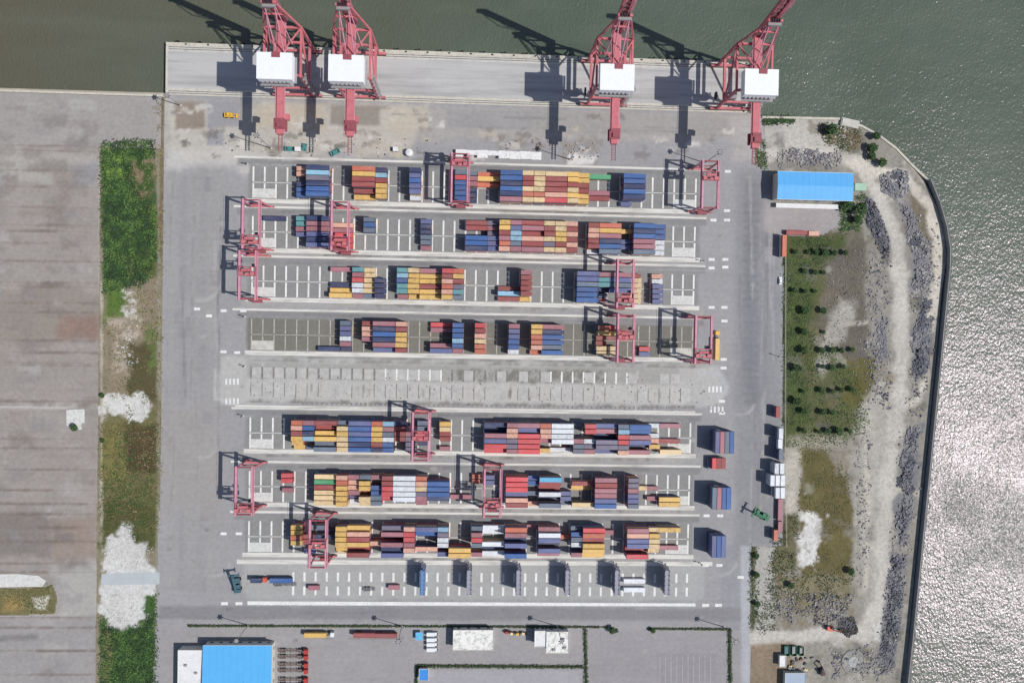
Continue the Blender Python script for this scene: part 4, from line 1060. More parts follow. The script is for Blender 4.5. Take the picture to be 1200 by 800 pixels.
    cb = MB(); cb.box((2.6, yb + 9.5, gz - 3.2), (2.3, 3.0, 2.6)); cab = cb.build('operator_cab', M_red, t)
    MB().box((2.6, yb + 11.02, gz - 3.3), (2.0, 0.08, 1.7)).build('window', M_glass, cab)
    tl = MB()
    for sx_ in (-1, 1): tl.box((sx_ * 0.9, yb - 4.2, gz - 0.4), (0.35, 8.4, 0.5))
    for i in range(7): tl.box((0, yb - 0.6 - i * 1.2, gz - 0.4), (1.5, 0.18, 0.3))
    tl.build('tail_frame', M_red_d, t)
    # pylon: A-frame above the seaside legs
    AZ = gz + 25.0; AY = RS + 1.5
    for sx_ in (-1, 1):
        MB().bar((sx_ * hw, RS, ZT + 0.6), (sx_ * 2.6, AY, AZ), 0.9, 0.95).build('pylon_leg', M_red, t)
        MB().bar((sx_ * hw, RS - 0.5, ZT + 0.6), (sx_ * 2.0, RS - 12, gz + 1.0), 0.7).build('knee_brace', M_red, t)
        MB().tube((sx_ * 2.3, AY - 0.4, AZ - 0.4), (sx_ * 1.9, hy + 9.0, gz + 1.3), 0.34, 8).build('back_stay', M_pink, t)
        MB().tube((sx_ * 2.3, AY - 0.4, AZ - 2.0), (sx_ * 5.4, RS - 9, gz + 0.2), 0.26, 8).build('side_stay', M_pink, t)
    MB().bar((-3.6, AY, AZ), (3.6, AY, AZ), 1.2, 1.3).build('apex_beam', M_red, t)
    MB().bar((-5.6, RS + 0.8, gz + 12.5), (5.6, RS + 0.8, gz + 12.5), 0.8).build('pylon_tie', M_red, t)
    sh = MB()
    for x in (-1.8, -0.6, 0.6, 1.8): sh.tube((x - 0.2, AY, AZ + 1.0), (x + 0.2, AY, AZ + 1.0), 1.0, 12)
    sh.build('sheave', M_dark, t)
    pl = MB(); pl.box((0, AY - 1.6, AZ - 0.5), (6.5, 1.8, 0.15)); pl.box((0, AY - 2.5, AZ + 0.5), (6.5, 0.08, 0.9)).build('apex_platform', M_grey, t)
    # raised boom
    bo = empty('boom', (0, yh + 0.6, gz)); bo.parent = t
    bo.rotation_euler = (math.radians(85.0), 0, 0)
    BL = 54.0
    for sx_ in (-1, 1):
        MB().box((sx_ * 2.0, BL / 2, 0), (1.0, BL, 1.9)).build('boom_beam', M_red, bo)
        MB().tube((sx_ * 2.0, BL * 0.44, 1.4), (sx_ * 2.0, BL * 0.70, 3.4), 0.24, 6).build('fore_stay', M_pink, bo)
        MB().tube((sx_ * 2.0, BL * 0.92, 1.4), (sx_ * 2.0, BL * 0.70, 3.4), 0.24, 6).build('fore_stay', M_pink, bo)
    ct = MB()
    for i in range(14):
        y = 1.5 + i * (BL - 3) / 13
        ct.box((0, y, 0.2), (3.0, 0.6, 1.0))
        if i < 13:
            y2 = y + (BL - 3) / 13; ct.bar((-1.5, y, 0.4), (1.5, y2, 0.4), 0.3)
    ct.build('boom_tie', M_red_d, bo)
    wk = MB(); wk.box((3.1, BL / 2, 0.9), (0.9, BL - 2, 0.12)).box((3.5, BL / 2, 1.9), (0.07, BL - 2, 0.07)).build('boom_walkway', M_pink, bo)
    tip = MB(); tip.box((0, BL + 0.4, 0.3), (5.6, 1.0, 2.4)).build('boom_tip', M_red_d, bo)
    # stair tower on the eastern landside leg, elevator, cable reel
    stt = MB()
    for i in range(11):
        z0 = 2.6 + i * 3.0; s_ = 1 if i % 2 else -1
        stt.bar((hw + 1.7, RL - 1.4 * s_, z0), (hw + 1.7, RL + 1.4 * s_, z0 + 3.0), 0.8, 0.12)
        stt.box((hw + 1.7, RL + 1.9 * s_, z0 + 3.0), (1.0, 0.9, 0.1))
    stt.build('stair', M_grey, t)
    el = MB(); el.box((hw - 0.2, RL + 2.2, 8.5), (1.6, 1.7, 12)).build('lift_shaft', M_grey, t)
    rl_ = MB(); rl_.tube((-hw - 1.4, RL + 6, 5.2), (-hw - 2.1, RL + 6, 5.2), 2.2, 20); rl_.build('cable_reel', M_dark, t)
    eh = MB(); eh.box((-hw + 3.4, RL + 2.6, ZP + 2.3), (5.0, 3.2, 2.8)).build('electrical_cabin', M_grey, t)
    return t
for gx, lb in ((349.5, 'westernmost pink red quay crane with raised boom and white machinery house'), (424, 'pink red quay crane close beside the westernmost crane'),
               (707, 'pink red quay crane alone near the middle, right of the long bare quay'), (858, 'easternmost pink red quay crane at the end of the quay')):
    ship_crane(P(gx, 110)[0], lb)

# ------------------------------------------------------------------ yard gantry cranes
def yard_crane(block, ax, trolley_py, label):
    yc = YC[block]
    H_ = 20.5; hs_ = 4.2
    v = RM.transposed() @ Vector((0, yc, -CAM_H)); py = 400 - FPX * v.y / -v.z
    cx = P(ax, py, H_)[0]
    yn, ys_ = yc + 13.7, yc - 10.2
    ym = (yn + ys_) / 2
    t = tag(empty('yard_crane', (cx, ym, 0.02)), label, 'crane', 'pink yard gantry cranes straddling the container blocks')
    hn = (yn - ys_) / 2
    for sx_ in (-1, 1):
        gb = MB(); gb.box((sx_ * hs_, 0, H_), (0.95 if sx_ < 0 else 0.6, 2 * hn + 2.4, 1.8)); gb.build('girder', M_pink, t)
        wk = MB(); wk.box((sx_ * (hs_ + 0.8), 0, H_ - 0.2), (0.45, 2 * hn + 2, 0.1)).box((sx_ * (hs_ + 1.35), 0, H_ + 0.8), (0.07, 2 * hn + 2, 0.07)).build('walkway', M_pink, t)
        for sy in (-1, 1):
            MB().bar((sx_ * (hs_ + 0.6), sy * hn, 2.0), (sx_ * hs_, sy * hn, H_ - 0.8), 0.75, 0.9).build('leg', M_pink if sx_ < 0 else M_red, t)
    for sy in (-1, 1):
        MB().box((0, sy * hn, 2.0), (13.4, 0.9, 1.1)).build('sill_beam', M_red, t)
        MB().bar((-hs_, sy * (hn + 0.6), H_ - 0.1), (hs_, sy * (hn + 0.6), H_ - 0.1), 0.6, 1.2).build('end_tie', M_red_d, t)
        MB().bar((-hs_ - 0.4, sy * hn, 10.5), (hs_ + 0.4, sy * hn, 10.5), 0.5).build('cross_tie', M_red_d, t)
        for sx_ in (-1, 1):
            bg_ = MB()
            bg_.box((sx_ * 5.4, sy * hn, 1.25), (3.4, 0.7, 0.5)); bg_.build('bogie', M_red_d, t)
            for dx in (-0.9, 0.9):
                MB().tube((sx_ * 5.4 + dx, sy * hn - 0.32, 0.78), (sx_ * 5.4 + dx, sy * hn + 0.32, 0.78), 0.78, 12).build('wheel', M_rubber, t)
    MB().box((0.6, -hn - 1.1, 3.7), (5.2, 1.6, 2.5)).build('power_unit', M_red_d, t)
    MB().box((-2.8, hn + 1.0, 3.4), (2.6, 1.3, 2.0)).build('control_cabinet', M_red, t)
    # trolley
    ty = max(-hn + 3.2, min(hn - 3.2, P(ax, trolley_py, H_)[1] - ym))
    tr = empty('trolley', (0, ty, H_ + 0.86)); tr.parent = t
    fr = MB()
    for sy in (-1, -0.1, 1): fr.box((0, sy * 2.3, 0.3), (2 * hs_ + 0.9, 0.4, 0.5))
    for sx_ in (-1, -0.45, 0.35, 1): fr.box((sx_ * (hs_ + 0.2), 0, 0.28), (0.5, 4.2, 0.4))
    fr.build('trolley_frame', M_red_d, tr)
    hm = MB(); hm.tube((-2.6, 0.7, 1.3), (2.6, 0.7, 1.3), 0.72, 12).box((-3.4, -1.2, 1.1), (1.8, 1.8, 1.2)).box((2.9, -1.2, 1.0), (2.2, 1.7, 1.0)).box((0.2, -1.7, 1.2), (2.0, 1.1, 1.4)).build('hoist', M_red, tr)
    rl = MB()
    for sx_ in (-1, 1): rl.box((sx_ * (hs_ + 0.5), 0, 1.1), (0.08, 5.2, 0.08)); 
    for sy in (-1, 1): rl.box((0, sy * 2.55, 1.1), (2 * hs_ + 1, 0.08, 0.08))
    for sx_ in (-1, 0, 1):
        for sy in (-1, 1): rl.box((sx_ * (hs_ + 0.5), sy * 2.55, 0.82), (0.08, 0.08, 0.55))
    rl.build('trolley_rail', M_pink, tr)
    MB().box((hs_ - 1.6, 3.3, -3.0), (1.8, 1.8, 2.2)).build('cab', M_glass, tr)
    sp = MB()
    for sx_ in (-1, 1):
        for sy in (-1, 1): sp.tube((sx_ * 1.6, sy * 0.8, -0.2), (sx_ * 1.6, sy * 0.8, -4.6), 0.05, 5)
    sp.box((0, 0, -4.8), (6.0, 0.8, 0.5))
    for sx_ in (-1, 1): sp.box((sx_ * 2.95, 0, -4.9), (0.5, 2.4, 0.4))
    sp.build('spreader', M_red_d, tr)
    ld = MB()
    for k_ in range(14): ld.box((-hs_ - 1.35, hn, 2.6 + k_ * 1.25), (0.06, 0.6, 0.06))
    for sy in (-1, 1): ld.box((-hs_ - 1.35, hn + sy * 0.3, 10.9), (0.07, 0.07, 17.2))
    ld.build('ladder', M_grey, t)
    return t
for blk, ax, ty, lb in ((1, 538.5, 190, 'pink yard gantry astride the first block near its middle, trolley at north end'), (1, 832, 207, 'darker pink yard gantry at the east end of the first block from quay'),
                        (2, 294, 281, 'pink yard gantry at the west end of the second block from quay'), (2, 398, 283, 'pink yard gantry over red containers in the second block from quay'),
                        (3, 290, 318, 'pink yard gantry at the west end of the third block from quay'), (3, 732.5, 349, 'pink yard gantry beside stacked blue containers in the third block from quay'),
                        (4, 733, 392, 'pink yard gantry near the red blob of containers in the fourth block'), (4, 824, 414, 'pink yard gantry at the east end of the fourth block from quay'),
                        (6, 493, 510, 'pink yard gantry in the first block below the bare strip'), (7, 286, 596, 'pink yard gantry at the west end of the second block below bare strip'),
                        (7, 577, 588, 'pink yard gantry near the middle of the second block below bare strip'), (8, 372.5, 636, 'pink yard gantry over ochre containers in the third block below bare strip')):
    yard_crane(blk, ax, ty, lb)
# ------------------------------------------------------------------ buildings
M_blue_roof = pmat('blue_sheet_roof', (92, 176, 232), 0.5, 0.03, 0.1, grime=(80, 156, 212), grime_amt=0.3, corr=('X', 0.7))
M_blue_roof2 = pmat('blue_sheet_roof_warehouse', (92, 172, 232), 0.5, 0.03, 0.1, grime=(80, 152, 212), grime_amt=0.3, corr=('X', 0.7))
M_wall_pale = pmat('pale_wall', (206, 204, 198), 0.8, 0.08, 0.4, grime=(160, 156, 148))
M_wall_blue = pmat('blue_wall_sheet', (58, 104, 160), 0.6, 0.08, 0.4)
M_roof_white = pmat('white_flat_roof', (222, 222, 222), 0.8, 0.05, 0.25, grime=(176, 178, 180), grime_amt=0.5)
M_roof_stain = pmat('stained_white_roof', (228, 227, 222), 0.8, 0.05, 0.25, grime=(112, 114, 116), grime_amt=0.95)
M_gutter = pmat('pale_gutter', (178, 204, 220), 0.6, 0.05, 0.5)
M_window = M_glass


def building(label, px_rect, h, roof_mat, wall_mat, name='building', ridge=None, overhang=0.35, cat='building', windows=True, door=True, panels=0, shape=None):
    """px_rect: roof outline in the photo at height h"""
    x0, y1 = P(px_rect[0], px_rect[1], h); x1, y0 = P(px_rect[2], px_rect[3], h)
    cx, cy = (x0 + x1) / 2, (y0 + y1) / 2; w, d = x1 - x0, y1 - y0
    t = tag(empty(name, (cx, cy, 0)), label, cat)
    ww, dd = w - 2 * overhang, d - 2 * overhang
    hw_ = h - 0.2 - (ridge[1] + 0.15 if ridge else 0)
    MB().box((0, 0, hw_ / 2), (ww, dd, hw_)).build('wall', wall_mat, t)
    if ridge:
        along = ridge[0]; rh = ridge[1]
        n = panels or 1
        if along == 'x':
            for sy in (-1, 1):
                for i in range(n):
                    xa, xb = -w / 2 + w * i / n + 0.02, -w / 2 + w * (i + 1) / n - 0.02
                    e = 0.0
                    vs = [(xa, sy * d / 2, h - rh), (xb, sy * d / 2, h - rh), (xb, sy * 0.03, h), (xa, sy * 0.03, h)]
                    vs2 = [(x_, y_, z_ - 0.15) for x_, y_, z_ in vs]
                    m_ = MB(); fs = [(0, 1, 2, 3), (7, 6, 5, 4), (0, 4, 5, 1), (1, 5, 6, 2), (2, 6, 7, 3), (3, 7, 4, 0)]
                    if sy > 0: fs = [f[::-1] for f in fs]
                    m_.add(vs + vs2, fs); m_.build('roof_sheet', roof_mat, t)
            MB().box((0, 0, h + 0.03), (w + 0.1, 0.5, 0.12)).build('ridge_cap', roof_mat, t)
            for sx_ in (-1, 1):
                g_ = MB(); g_.add([(sx_ * ww / 2, -dd / 2, h - rh - 0.3), (sx_ * ww / 2, dd / 2, h - rh - 0.3), (sx_ * ww / 2, 0, h - 0.2), (sx_ * (ww / 2 - 0.2), -dd / 2, h - rh - 0.2), (sx_ * (ww / 2 - 0.2), dd / 2, h - rh - 0.2), (sx_ * (ww / 2 - 0.2), 0, h - 0.2)], [(0, 1, 2), (5, 4, 3), (0, 2, 5, 3), (1, 4, 5, 2), (0, 3, 4, 1)])
                g_.build('gable', wall_mat, t)
            for sy in (-1, 1): MB().box((0, sy * (d / 2 + 0.12), h - rh - 0.15), (w, 0.3, 0.25)).build('gutter', M_gutter, t)
    else:
        MB().box((0, 0, h - 0.1), (w - 0.5, d - 0.5, 0.2)).build('roof', roof_mat, t)
        for sx_ in (-1, 1): MB().box((sx_ * (w / 2 - 0.12), 0, h + 0.05), (0.24, d, 0.5)).build('parapet', wall_mat, t)
        for sy in (-1, 1): MB().box((0, sy * (d / 2 - 0.12), h + 0.05), (w - 0.5, 0.24, 0.5)).build('parapet', wall_mat, t)
    if windows:
        wb = MB(); wb.box((0, 0, 0), (1.8, 0.12, 1.3)); wme = wb.mesh('window', M_window)
        for sy in (-1, 1):
            n = max(2, int(w / 5))
            for i in range(n):
                o = bpy.data.objects.new('window', wme); COL.objects.link(o); o.parent = t
                o.location = (-ww / 2 + (i + 0.5) * ww / n, sy * (dd / 2 + 0.02), min(h * 0.55, 2.0))
        wb = MB(); wb.box((0, 0, 0), (0.12, 1.8, 1.3)); wme = wb.mesh('window', M_window)
        for i in range(max(1, int(d / 6))):
            n = max(1, int(d / 6)); o = bpy.data.objects.new('window', wme); COL.objects.link(o); o.parent = t
            o.location = (ww / 2 + 0.02, -dd / 2 + (i + 0.5) * dd / n, min(h * 0.55, 2.0))
    if door: MB().box((ww * 0.12, -dd / 2 - 0.04, 1.2), (2.2, 0.14, 2.4)).build('door', M_wall_blue, t)
    return t


b1 = building('large blue roofed warehouse with white annex at the bottom left', (237, 757, 317, 850), 8.5, M_blue_roof, M_wall_pale, 'warehouse', ('x', 0.9), panels=10)
x0, y1 = P(208.5, 761, 6.5); x1 = b1.location.x - (P(317, 757, 8.5)[0] - P(237, 757, 8.5)[0]) / 2 + 0.1; y0 = P(208, 850, 6.5)[1]
an = tag(empty('office_annex', ((x0 + x1) / 2, (y0 + y1) / 2, 0)), 'white flat roofed annex on the west side of the bottom left warehouse', 'building')
w, d = x1 - x0, y1 - y0
MB().box((0, 0, 3.2), (w - 0.3, d - 0.3, 6.4)).build('wall', M_wall_pale, an)
MB().box((0, 0, 6.4), (w - 0.6, d - 0.6, 0.2)).build('roof', M_roof_white, an)
for sx_ in (-1, 1): MB().box((sx_ * (w / 2 - 0.15), 0, 6.5), (0.3, d, 0.5)).build('parapet', M_wall_pale, an)
MB().box((0, d / 2 - 0.15, 6.5), (w - 0.62, 0.3, 0.5)).build('parapet', M_wall_pale, an)
for px, py in ((0.2, 0.2), (-0.2, 0.3), (0.1, -0.25)): MB().box((px * w, py * d, 6.8), (1.5, 1.1, 0.8)).build('roof_vent', M_grey, an)
bw = building('long warehouse with bright blue roof on the north east waste ground', (912, 200.5, 1000, 235), 9.0, M_blue_roof2, M_wall_pale, 'warehouse', ('x', 0.8), panels=12)
e_ = MB(); e_.box((-2, -10.4, 2.9), (36, 2.6, 0.14)); e_.build('canopy', M_roof_white, bw)
tag(MB().box((0, 0, 1.3), (6.4, 4.2, 2.6)).build('lean_to_shed', pmat('green_sheet', (158, 190, 168), 0.6, 0.06, 0.4), None, (*P(1006, 220), 0)), 'pale green lean-to at the east end of the blue warehouse', 'shed')
building('white building with large grey stains on its flat roof', (531, 737.5, 578.5, 761.5), 5.5, M_roof_stain, M_wall_pale)
bL = building('west wing of the stepped white building beside the hedge corner', (626.5, 738.5, 640, 757.5), 6.0, M_roof_white, M_wall_pale, door=False)
bR = building('east wing of the stepped white building beside the hedge corner', (640.3, 739.5, 666.5, 765), 6.4, M_roof_stain, M_wall_pale)
for dx, dy in ((-2, -4), (3, 2), (4, -3)): MB().box((dx, dy, 6.8), (1.6, 1.2, 0.9)).build('roof_unit', M_grey, bR)
building('small blue roofed kiosk inside the hedge corner', (491, 783, 502, 797), 3.6, pmat('kiosk_blue', (66, 140, 212), 0.5, 0.05, 0.5), M_wall_pale, 'kiosk', windows=False)
building('small pale blue grey roofed hut at the bottom edge', (920, 788, 944, 806), 4.0, pmat('hut_roof', (156, 170, 188), 0.6, 0.05, 0.5), M_wall_pale, 'hut', windows=False)
building('tiny white hut beside the green machines', (913.5, 767.5, 921, 781), 3.2, M_roof_white, M_wall_pale, 'hut', windows=False)

# long white canopy by the crane lane
x0, y1 = P(534, 175, 2.6); x1, y0 = P(634.5, 187, 2.6)
cn = tag(empty('white_canopy', ((x0 + x1) / 2, (y0 + y1) / 2, 0)), 'long low white roofed canopy between quay cranes and first block', 'canopy')
w, d = x1 - x0, y1 - y0
M_canopy = pmat('canopy_white', (226, 226, 226), 0.7, 0.05, 0.4, grime=(150, 150, 152), grime_amt=0.6)
for i in range(8):
    L_ = w / 8
    dd_ = d * (1.0 if i not in (1, 3) else 0.62)
    MB().box((-w / 2 + (i + 0.5) * L_, (d - dd_) / 2 - 0.2 * (i % 2), 2.5 + 0.04 * (i % 2)), (L_ - 0.06, dd_, 0.14)).build('roof_panel', M_canopy, cn)
po = MB(); po.box((0, 0, 1.2), (0.14, 0.14, 2.4)); pme = po.mesh('post', M_grey)
for i in range(9):
    for sy in (-1, 1):
        o = bpy.data.objects.new('post', pme); COL.objects.link(o); o.parent = cn; o.location = (-w / 2 + 0.4 + i * (w - 0.8) / 8, sy * (d / 2 - 0.5) + (0.6 if sy < 0 else 0), 0)
tk = tag(empty('storage_tank', (*P(480, 180), 0)), 'white round tank left of the long white canopy', 'tank')
MB().tube((0, 0, 0), (0, 0, 3.0), 2.0, 20).build('shell', M_roof_white, tk); MB().tube((0, 0, 3.0), (0, 0, 3.5), 2.0, 20, 0.4).build('lid', M_roof_white, tk)
for (px, py, s_, lb) in ((464, 176, 2.6, 'small pale plant cabin left of the white tank'), (350, 176, 3.0, 'small pale cabin beside the teal spreaders')):
    hb = tag(empty('plant_cabin', (*P(px, py), 0)), lb, 'cabin')
    MB().box((0, 0, 1.3), (s_, 2.2, 2.6)).build('wall', M_wall_pale, hb); MB().box((0, 0, 2.68), (s_ + 0.2, 2.4, 0.14)).build('roof', M_roof_white, hb); MB().box((0.3, -1.13, 1.1), (0.9, 0.08, 2.0)).build('door', M_grey, hb)

# ------------------------------------------------------------------ vehicles
M_teal = pmat('teal_paint', (70, 136, 134), 0.5, 0.1, 0.5, grime=(60, 84, 84))
M_green = pmat('green_paint', (52, 112, 84), 0.5, 0.1, 0.5, grime=(48, 76, 66))
M_tealdk = pmat('dark_teal_paint', (72, 104, 116), 0.5, 0.1, 0.5)
M_yellow = pmat('yellow_paint', (226, 176, 66), 0.5, 0.06, 0.5)
M_cream = pmat('cream_paint', (222, 206, 160), 0.5, 0.06, 0.5)
M_whitep = pmat('white_paint', (226, 228, 230), 0.4, 0.04, 0.5)
M_redp = pmat('red_paint', (176, 66, 62), 0.5, 0.1, 0.5)
M_orangep = pmat('orange_red_paint', (206, 100, 82), 0.5, 0.1, 0.5)
M_chassis = pmat('rusty_chassis', (126, 104, 92), 0.7, 0.2, 0.8)
M_greych = pmat('grey_chassis', (112, 112, 116), 0.7, 0.2, 0.8)
wheel_me = {}
def wheel(t, x, y, r=0.5, w=0.32):
    k = (r, w)
    if k not in wheel_me: wheel_me[k] = MB().tube((0, -w / 2, 0), (0, w / 2, 0), r, 12).mesh('wheel', M_rubber)
    o = bpy.data.objects.new('wheel', wheel_me[k]); COL.objects.link(o); o.parent = t; o.location = (x, y, r)


def chassis_parts(t, L_=12.6, mat_=M_chassis, x0=0.0):
    f = MB()
    for sy in (-1, 1): f.box((x0, sy * 0.55, 1.15), (L_, 0.2, 0.3))
    for i in range(8): f.box((x0 - L_ / 2 + 0.5 + i * (L_ - 1) / 7, 0, 1.13), (0.3, 2.3 if i % 2 == 0 else 1.3, 0.22))
    f.build('chassis_frame', mat_, t)
    for i in range(3):
        for sy in (-1, 1): wheel(t, x0 - L_ / 2 + 1.2 + i * 1.25, sy * 0.98)


def tractor_parts(t, x0, col):
    c = MB(); c.box((x0 + 1.6, 0, 1.9), (2.1, 2.4, 2.4)).box((x0 + 1.5, 0, 3.15), (1.7, 2.2, 0.2)); cab = c.build('cab', col, t)
    MB().box((x0 + 2.67, 0, 2.3), (0.06, 2.1, 0.9)).build('windscreen', M_glass, cab)
    MB().box((x0 - 0.8, 0, 0.95), (4.6, 1.0, 0.35)).build('tractor_frame', M_greych, t)
    for dx in (1.5, -1.2, -2.4):
        for sy in (-1, 1): wheel(t, x0 + dx, sy * 0.98)


def truck(px, py, rz, label, cab, load=None, load_len=12.19, chassis=M_chassis, tractor=True, group=None, name='truck'):
    x, y = P(px, py)
    t = tag(empty(name, (x, y, 0.02), rz), label, 'truck' if tractor else 'trailer', group)
    chassis_parts(t, 12.6 if load_len > 7 else 7.0, chassis)
    if tractor: tractor_parts(t, (7.6 if load_len > 7 else 4.8), cab)
    if load:
        o = container_mb(load_len, 0, 0, 1.32).build('shipping_container', CMAT[load]); o.location = (x, y, 0.02); o.rotation_euler = (0, 0, rz)
        tag(o, f"{CC[load][0]} container riding on the {label.split(',')[0][:60]}", 'container')
    return t


truck(371, 741, math.pi * 0, 'white truck by the hedge, yellow load', M_whitep, 'Y')
truck(331, 677.5, math.pi, 'orange cab truck in the rack row', M_orangep, 'B')
truck(302, 677.5, math.pi, 'trailer ahead of the orange cab truck', M_greych, 'N', 6.06, tractor=False, name='trailer')
truck(838.5, 409, math.pi / 2, 'truck parked crosswise near the fourth block', M_yellow, 'Y')
truck(428, 741, 0, 'maroon trailer west by the hedge', M_redp, 'R', tractor=False, name='trailer')
truck(453, 741.5, 0, 'maroon trailer east by the hedge', M_redp, 'R', tractor=False, name='trailer')
truck(335, 683.5, 0, 'empty grey trailer just below the blue loaded truck', M_greych, None, chassis=M_greych, tractor=False, name='trailer')
truck(433, 689, 0, 'empty grey trailer left of the violet slots', M_greych, None, 6.06, chassis=M_greych, tractor=False, name='trailer')
for i, py in enumerate((761, 768, 777, 784, 794.5, 801)):
    truck(340, py, 0, f"empty brown trailer with red tractor, {ORD[i]} from the top beside the blue warehouse", M_redp, None, group='empty trailers with red tractors beside the warehouse', chassis=M_chassis)
for i, py in enumerate((741, 747.5, 753, 759)):
    x, y = P(506.5, py)
    t = tag(empty('delivery_van', (x, y, 0.02), 0), f"white van, {ORD[i]} from the top in the row left of the stained roof", 'van', 'white vans parked left of the stained roof building')
    MB().box((-0.7, 0, 1.55), (4.6, 2.0, 2.3)).build('cargo_box', M_whitep, t)
    c = MB().box((2.4, 0, 1.25), (1.6, 1.9, 1.5), taper=0.86).build('cab', M_whitep, t)
    MB().box((2.9, 0, 1.75), (0.5, 1.6, 0.5)).build('windscreen', M_glass, c)
    for dx in (-2, 2.3):
        for sy in (-1, 1): wheel(t, dx, sy * 0.85, 0.38, 0.25)
# reach stackers
def reach_stacker(px, py, rz, label, col):
    x, y = P(px, py)
    t = tag(empty('reach_stacker', (x, y, 0.02), rz), label, 'reach stacker', None)
    MB().box((-0.5, 0, 1.5), (7.6, 3.4, 1.3)).build('body', col, t)
    MB().box((-3.6, 0, 2.1), (1.8, 3.6, 1.9)).build('counterweight', col, t)
    c = MB().box((-0.8, -1.0, 3.0), (2.0, 1.5, 1.8)).build('cab', M_glass, t)
    MB().box((-0.8, -1.0, 3.95), (2.1, 1.6, 0.12)).build('cab_roof', col, c)
    MB().bar((-3.6, 0.35, 3.2), (5.6, 0.35, 7.2), 0.95, 1.1).build('boom', col, t)
    MB().bar((0.6, 0.35, 2.0), (2.4, 0.35, 5.4), 0.4).build('lift_cylinder', M_grey, t)
    s = MB(); s.box((6.2, 0.35, 5.6), (0.9, 6.0, 0.6)); s.box((6.0, 0.35, 6.3), (1.0, 1.4, 1.6))
    for sy in (-1, 1): s.box((6.2, 0.35 + sy * 3.0, 5.4), (2.4, 0.35, 0.5))
    s.build('spreader', M_yellow if col is M_teal else col, t)
    for dx in (2.6, -2.6):
        for sy in (-1, 1): wheel(t, dx, sy * 1.55, 0.85, 0.9)
    return t
reach_stacker(279, 683, math.radians(96), 'dark teal reach stacker at the west end of the rack row', M_tealdk)
reach_stacker(891, 602, math.radians(152), 'green reach stacker slewed beside the white container cluster', M_green)
# yellow forklift at top left
x, y = P(270, 136)
t = tag(empty('loader', (x, y, 0.02)), 'yellow wheel loader on the grey slab near the western quay crane', 'loader')
MB().box((-0.6, 0, 1.4), (4.2, 2.3, 1.3)).build('body', M_yellow, t); MB().box((-0.2, 0, 2.6), (1.6, 1.7, 1.4)).build('cab', M_glass, t)
MB().box((-0.2, 0, 3.36), (1.8, 1.9, 0.12)).build('cab_roof', M_yellow, t)
for sy in (-1, 1): MB().bar((1.2, sy * 0.7, 1.7), (3.4, sy * 0.7, 0.9), 0.3).build('lift_arm', M_yellow, t)
MB().box((3.7, 0, 0.7), (1.0, 2.8, 1.0), taper=0.8).build('bucket', M_yellow, t)
for dx in (-1.9, 1.1):
    for sy in (-1, 1): wheel(t, dx, sy * 1.1, 0.7, 0.5)
# teal spreader frames on the ground
for i, (px, py, rz, lb) in enumerate(((340, 175, 0, 'small teal spreader frame lying beside the plant cabin'), (357, 173, 1.4, 'larger teal spreader frame standing near western quay crane tail'), (393, 179, 0.5, 'bright teal spreader frame near the second quay crane tail'))):
    x, y = P(px, py); t = tag(empty('spreader_frame', (x, y, 0), rz), lb, 'spreader')
    for sy in (-1, 1): MB().box((0, sy * 1.0, 0.9), (5.4 if i != 1 else 4.0, 0.45, 0.6)).build('side_beam', M_teal, t)
    MB().box((0, 0, 1.0), (2.4, 1.6, 0.8)).build('head_block', M_teal, t)
    for sx_ in (-1, 1): MB().box((sx_ * (2.5 if i != 1 else 1.8), 0, 0.7), (0.4, 2.6, 1.3)).build('end_beam', M_teal, t)
# small yellow plant between the white buildings
for i, (px, py, c_) in enumerate(((600, 740.5, M_cream), (607, 741, M_yellow), (613.5, 740.5, M_cream), (594, 739, M_redp))):
    x, y = P(px, py); t = tag(empty('forklift', (x, y, 0.02), rng.uniform(-0.3, 0.3)), f"{['cream', 'yellow', 'pale cream', 'dull red'][i]} forklift, {['second', 'third', 'last', 'first'][i]} from left between the white buildings", 'forklift', 'forklifts parked between the white buildings')
    MB().box((-0.3, 0, 0.9), (2.2, 1.3, 1.0)).build('body', c_, t)
    for sx_ in (-0.9, 0.5):
        for sy in (-0.5, 0.5): MB().box((sx_, sy, 1.8), (0.1, 0.1, 1.0)).build('guard_post', M_dark, t)
    MB().box((-0.2, 0, 2.34), (1.7, 1.3, 0.1)).build('guard_roof', c_, t)
    MB().box((1.0, 0, 1.5), (0.25, 1.1, 2.8)).build('mast', M_dark, t)
    for sy in (-0.35, 0.35): MB().box((1.7, sy, 0.15), (1.2, 0.14, 0.08)).build('fork', M_dark, t)
    for dx in (-1.0, 0.7):
        for sy in (-1, 1): wheel(t, dx, sy * 0.62, 0.32, 0.24)
# canopy stall, parked white car
x, y = P(491.5, 743); t = tag(empty('carport', (x, y, 0)), 'small sky blue carport left of the white vans', 'carport')
MB().box((0, 0, 2.5), (4.0, 4.4, 0.15)).build('roof', CMAT['H'], t)
for sx_ in (-1, 1):
    for sy in (-1, 1): MB().box((sx_ * 1.8, sy * 2.0, 1.2), (0.12, 0.12, 2.4)).build('post', M_grey, t)
def car(px, py, rz, label, col):
    x, y = P(px, py); t = tag(empty('parked_car', (x, y, 0.02), rz), label, 'car')
    MB().box((0, 0, 0.62), (4.4, 1.8, 0.7), taper=0.94).build('body', col, t)
    MB().box((-0.2, 0, 1.2), (2.5, 1.62, 0.5), taper=0.8).build('window_band', M_glass, t)
    MB().box((-0.2, 0, 1.48), (1.9, 1.3, 0.08)).build('roof', col, t)
    for dx in (-1.35, 1.35):
        for sy in (-1, 1): wheel(t, dx, sy * 0.8, 0.33, 0.22)
car(914, 329, math.pi / 2, 'white car parked at the edge of the weedy plot', M_whitep)
car(720, 739, 0.3, 'dark car beside the tree at the hedge corner', M_dark)
car(944, 783, 1.2, 'dark car near the round pit', M_dark) if False else None
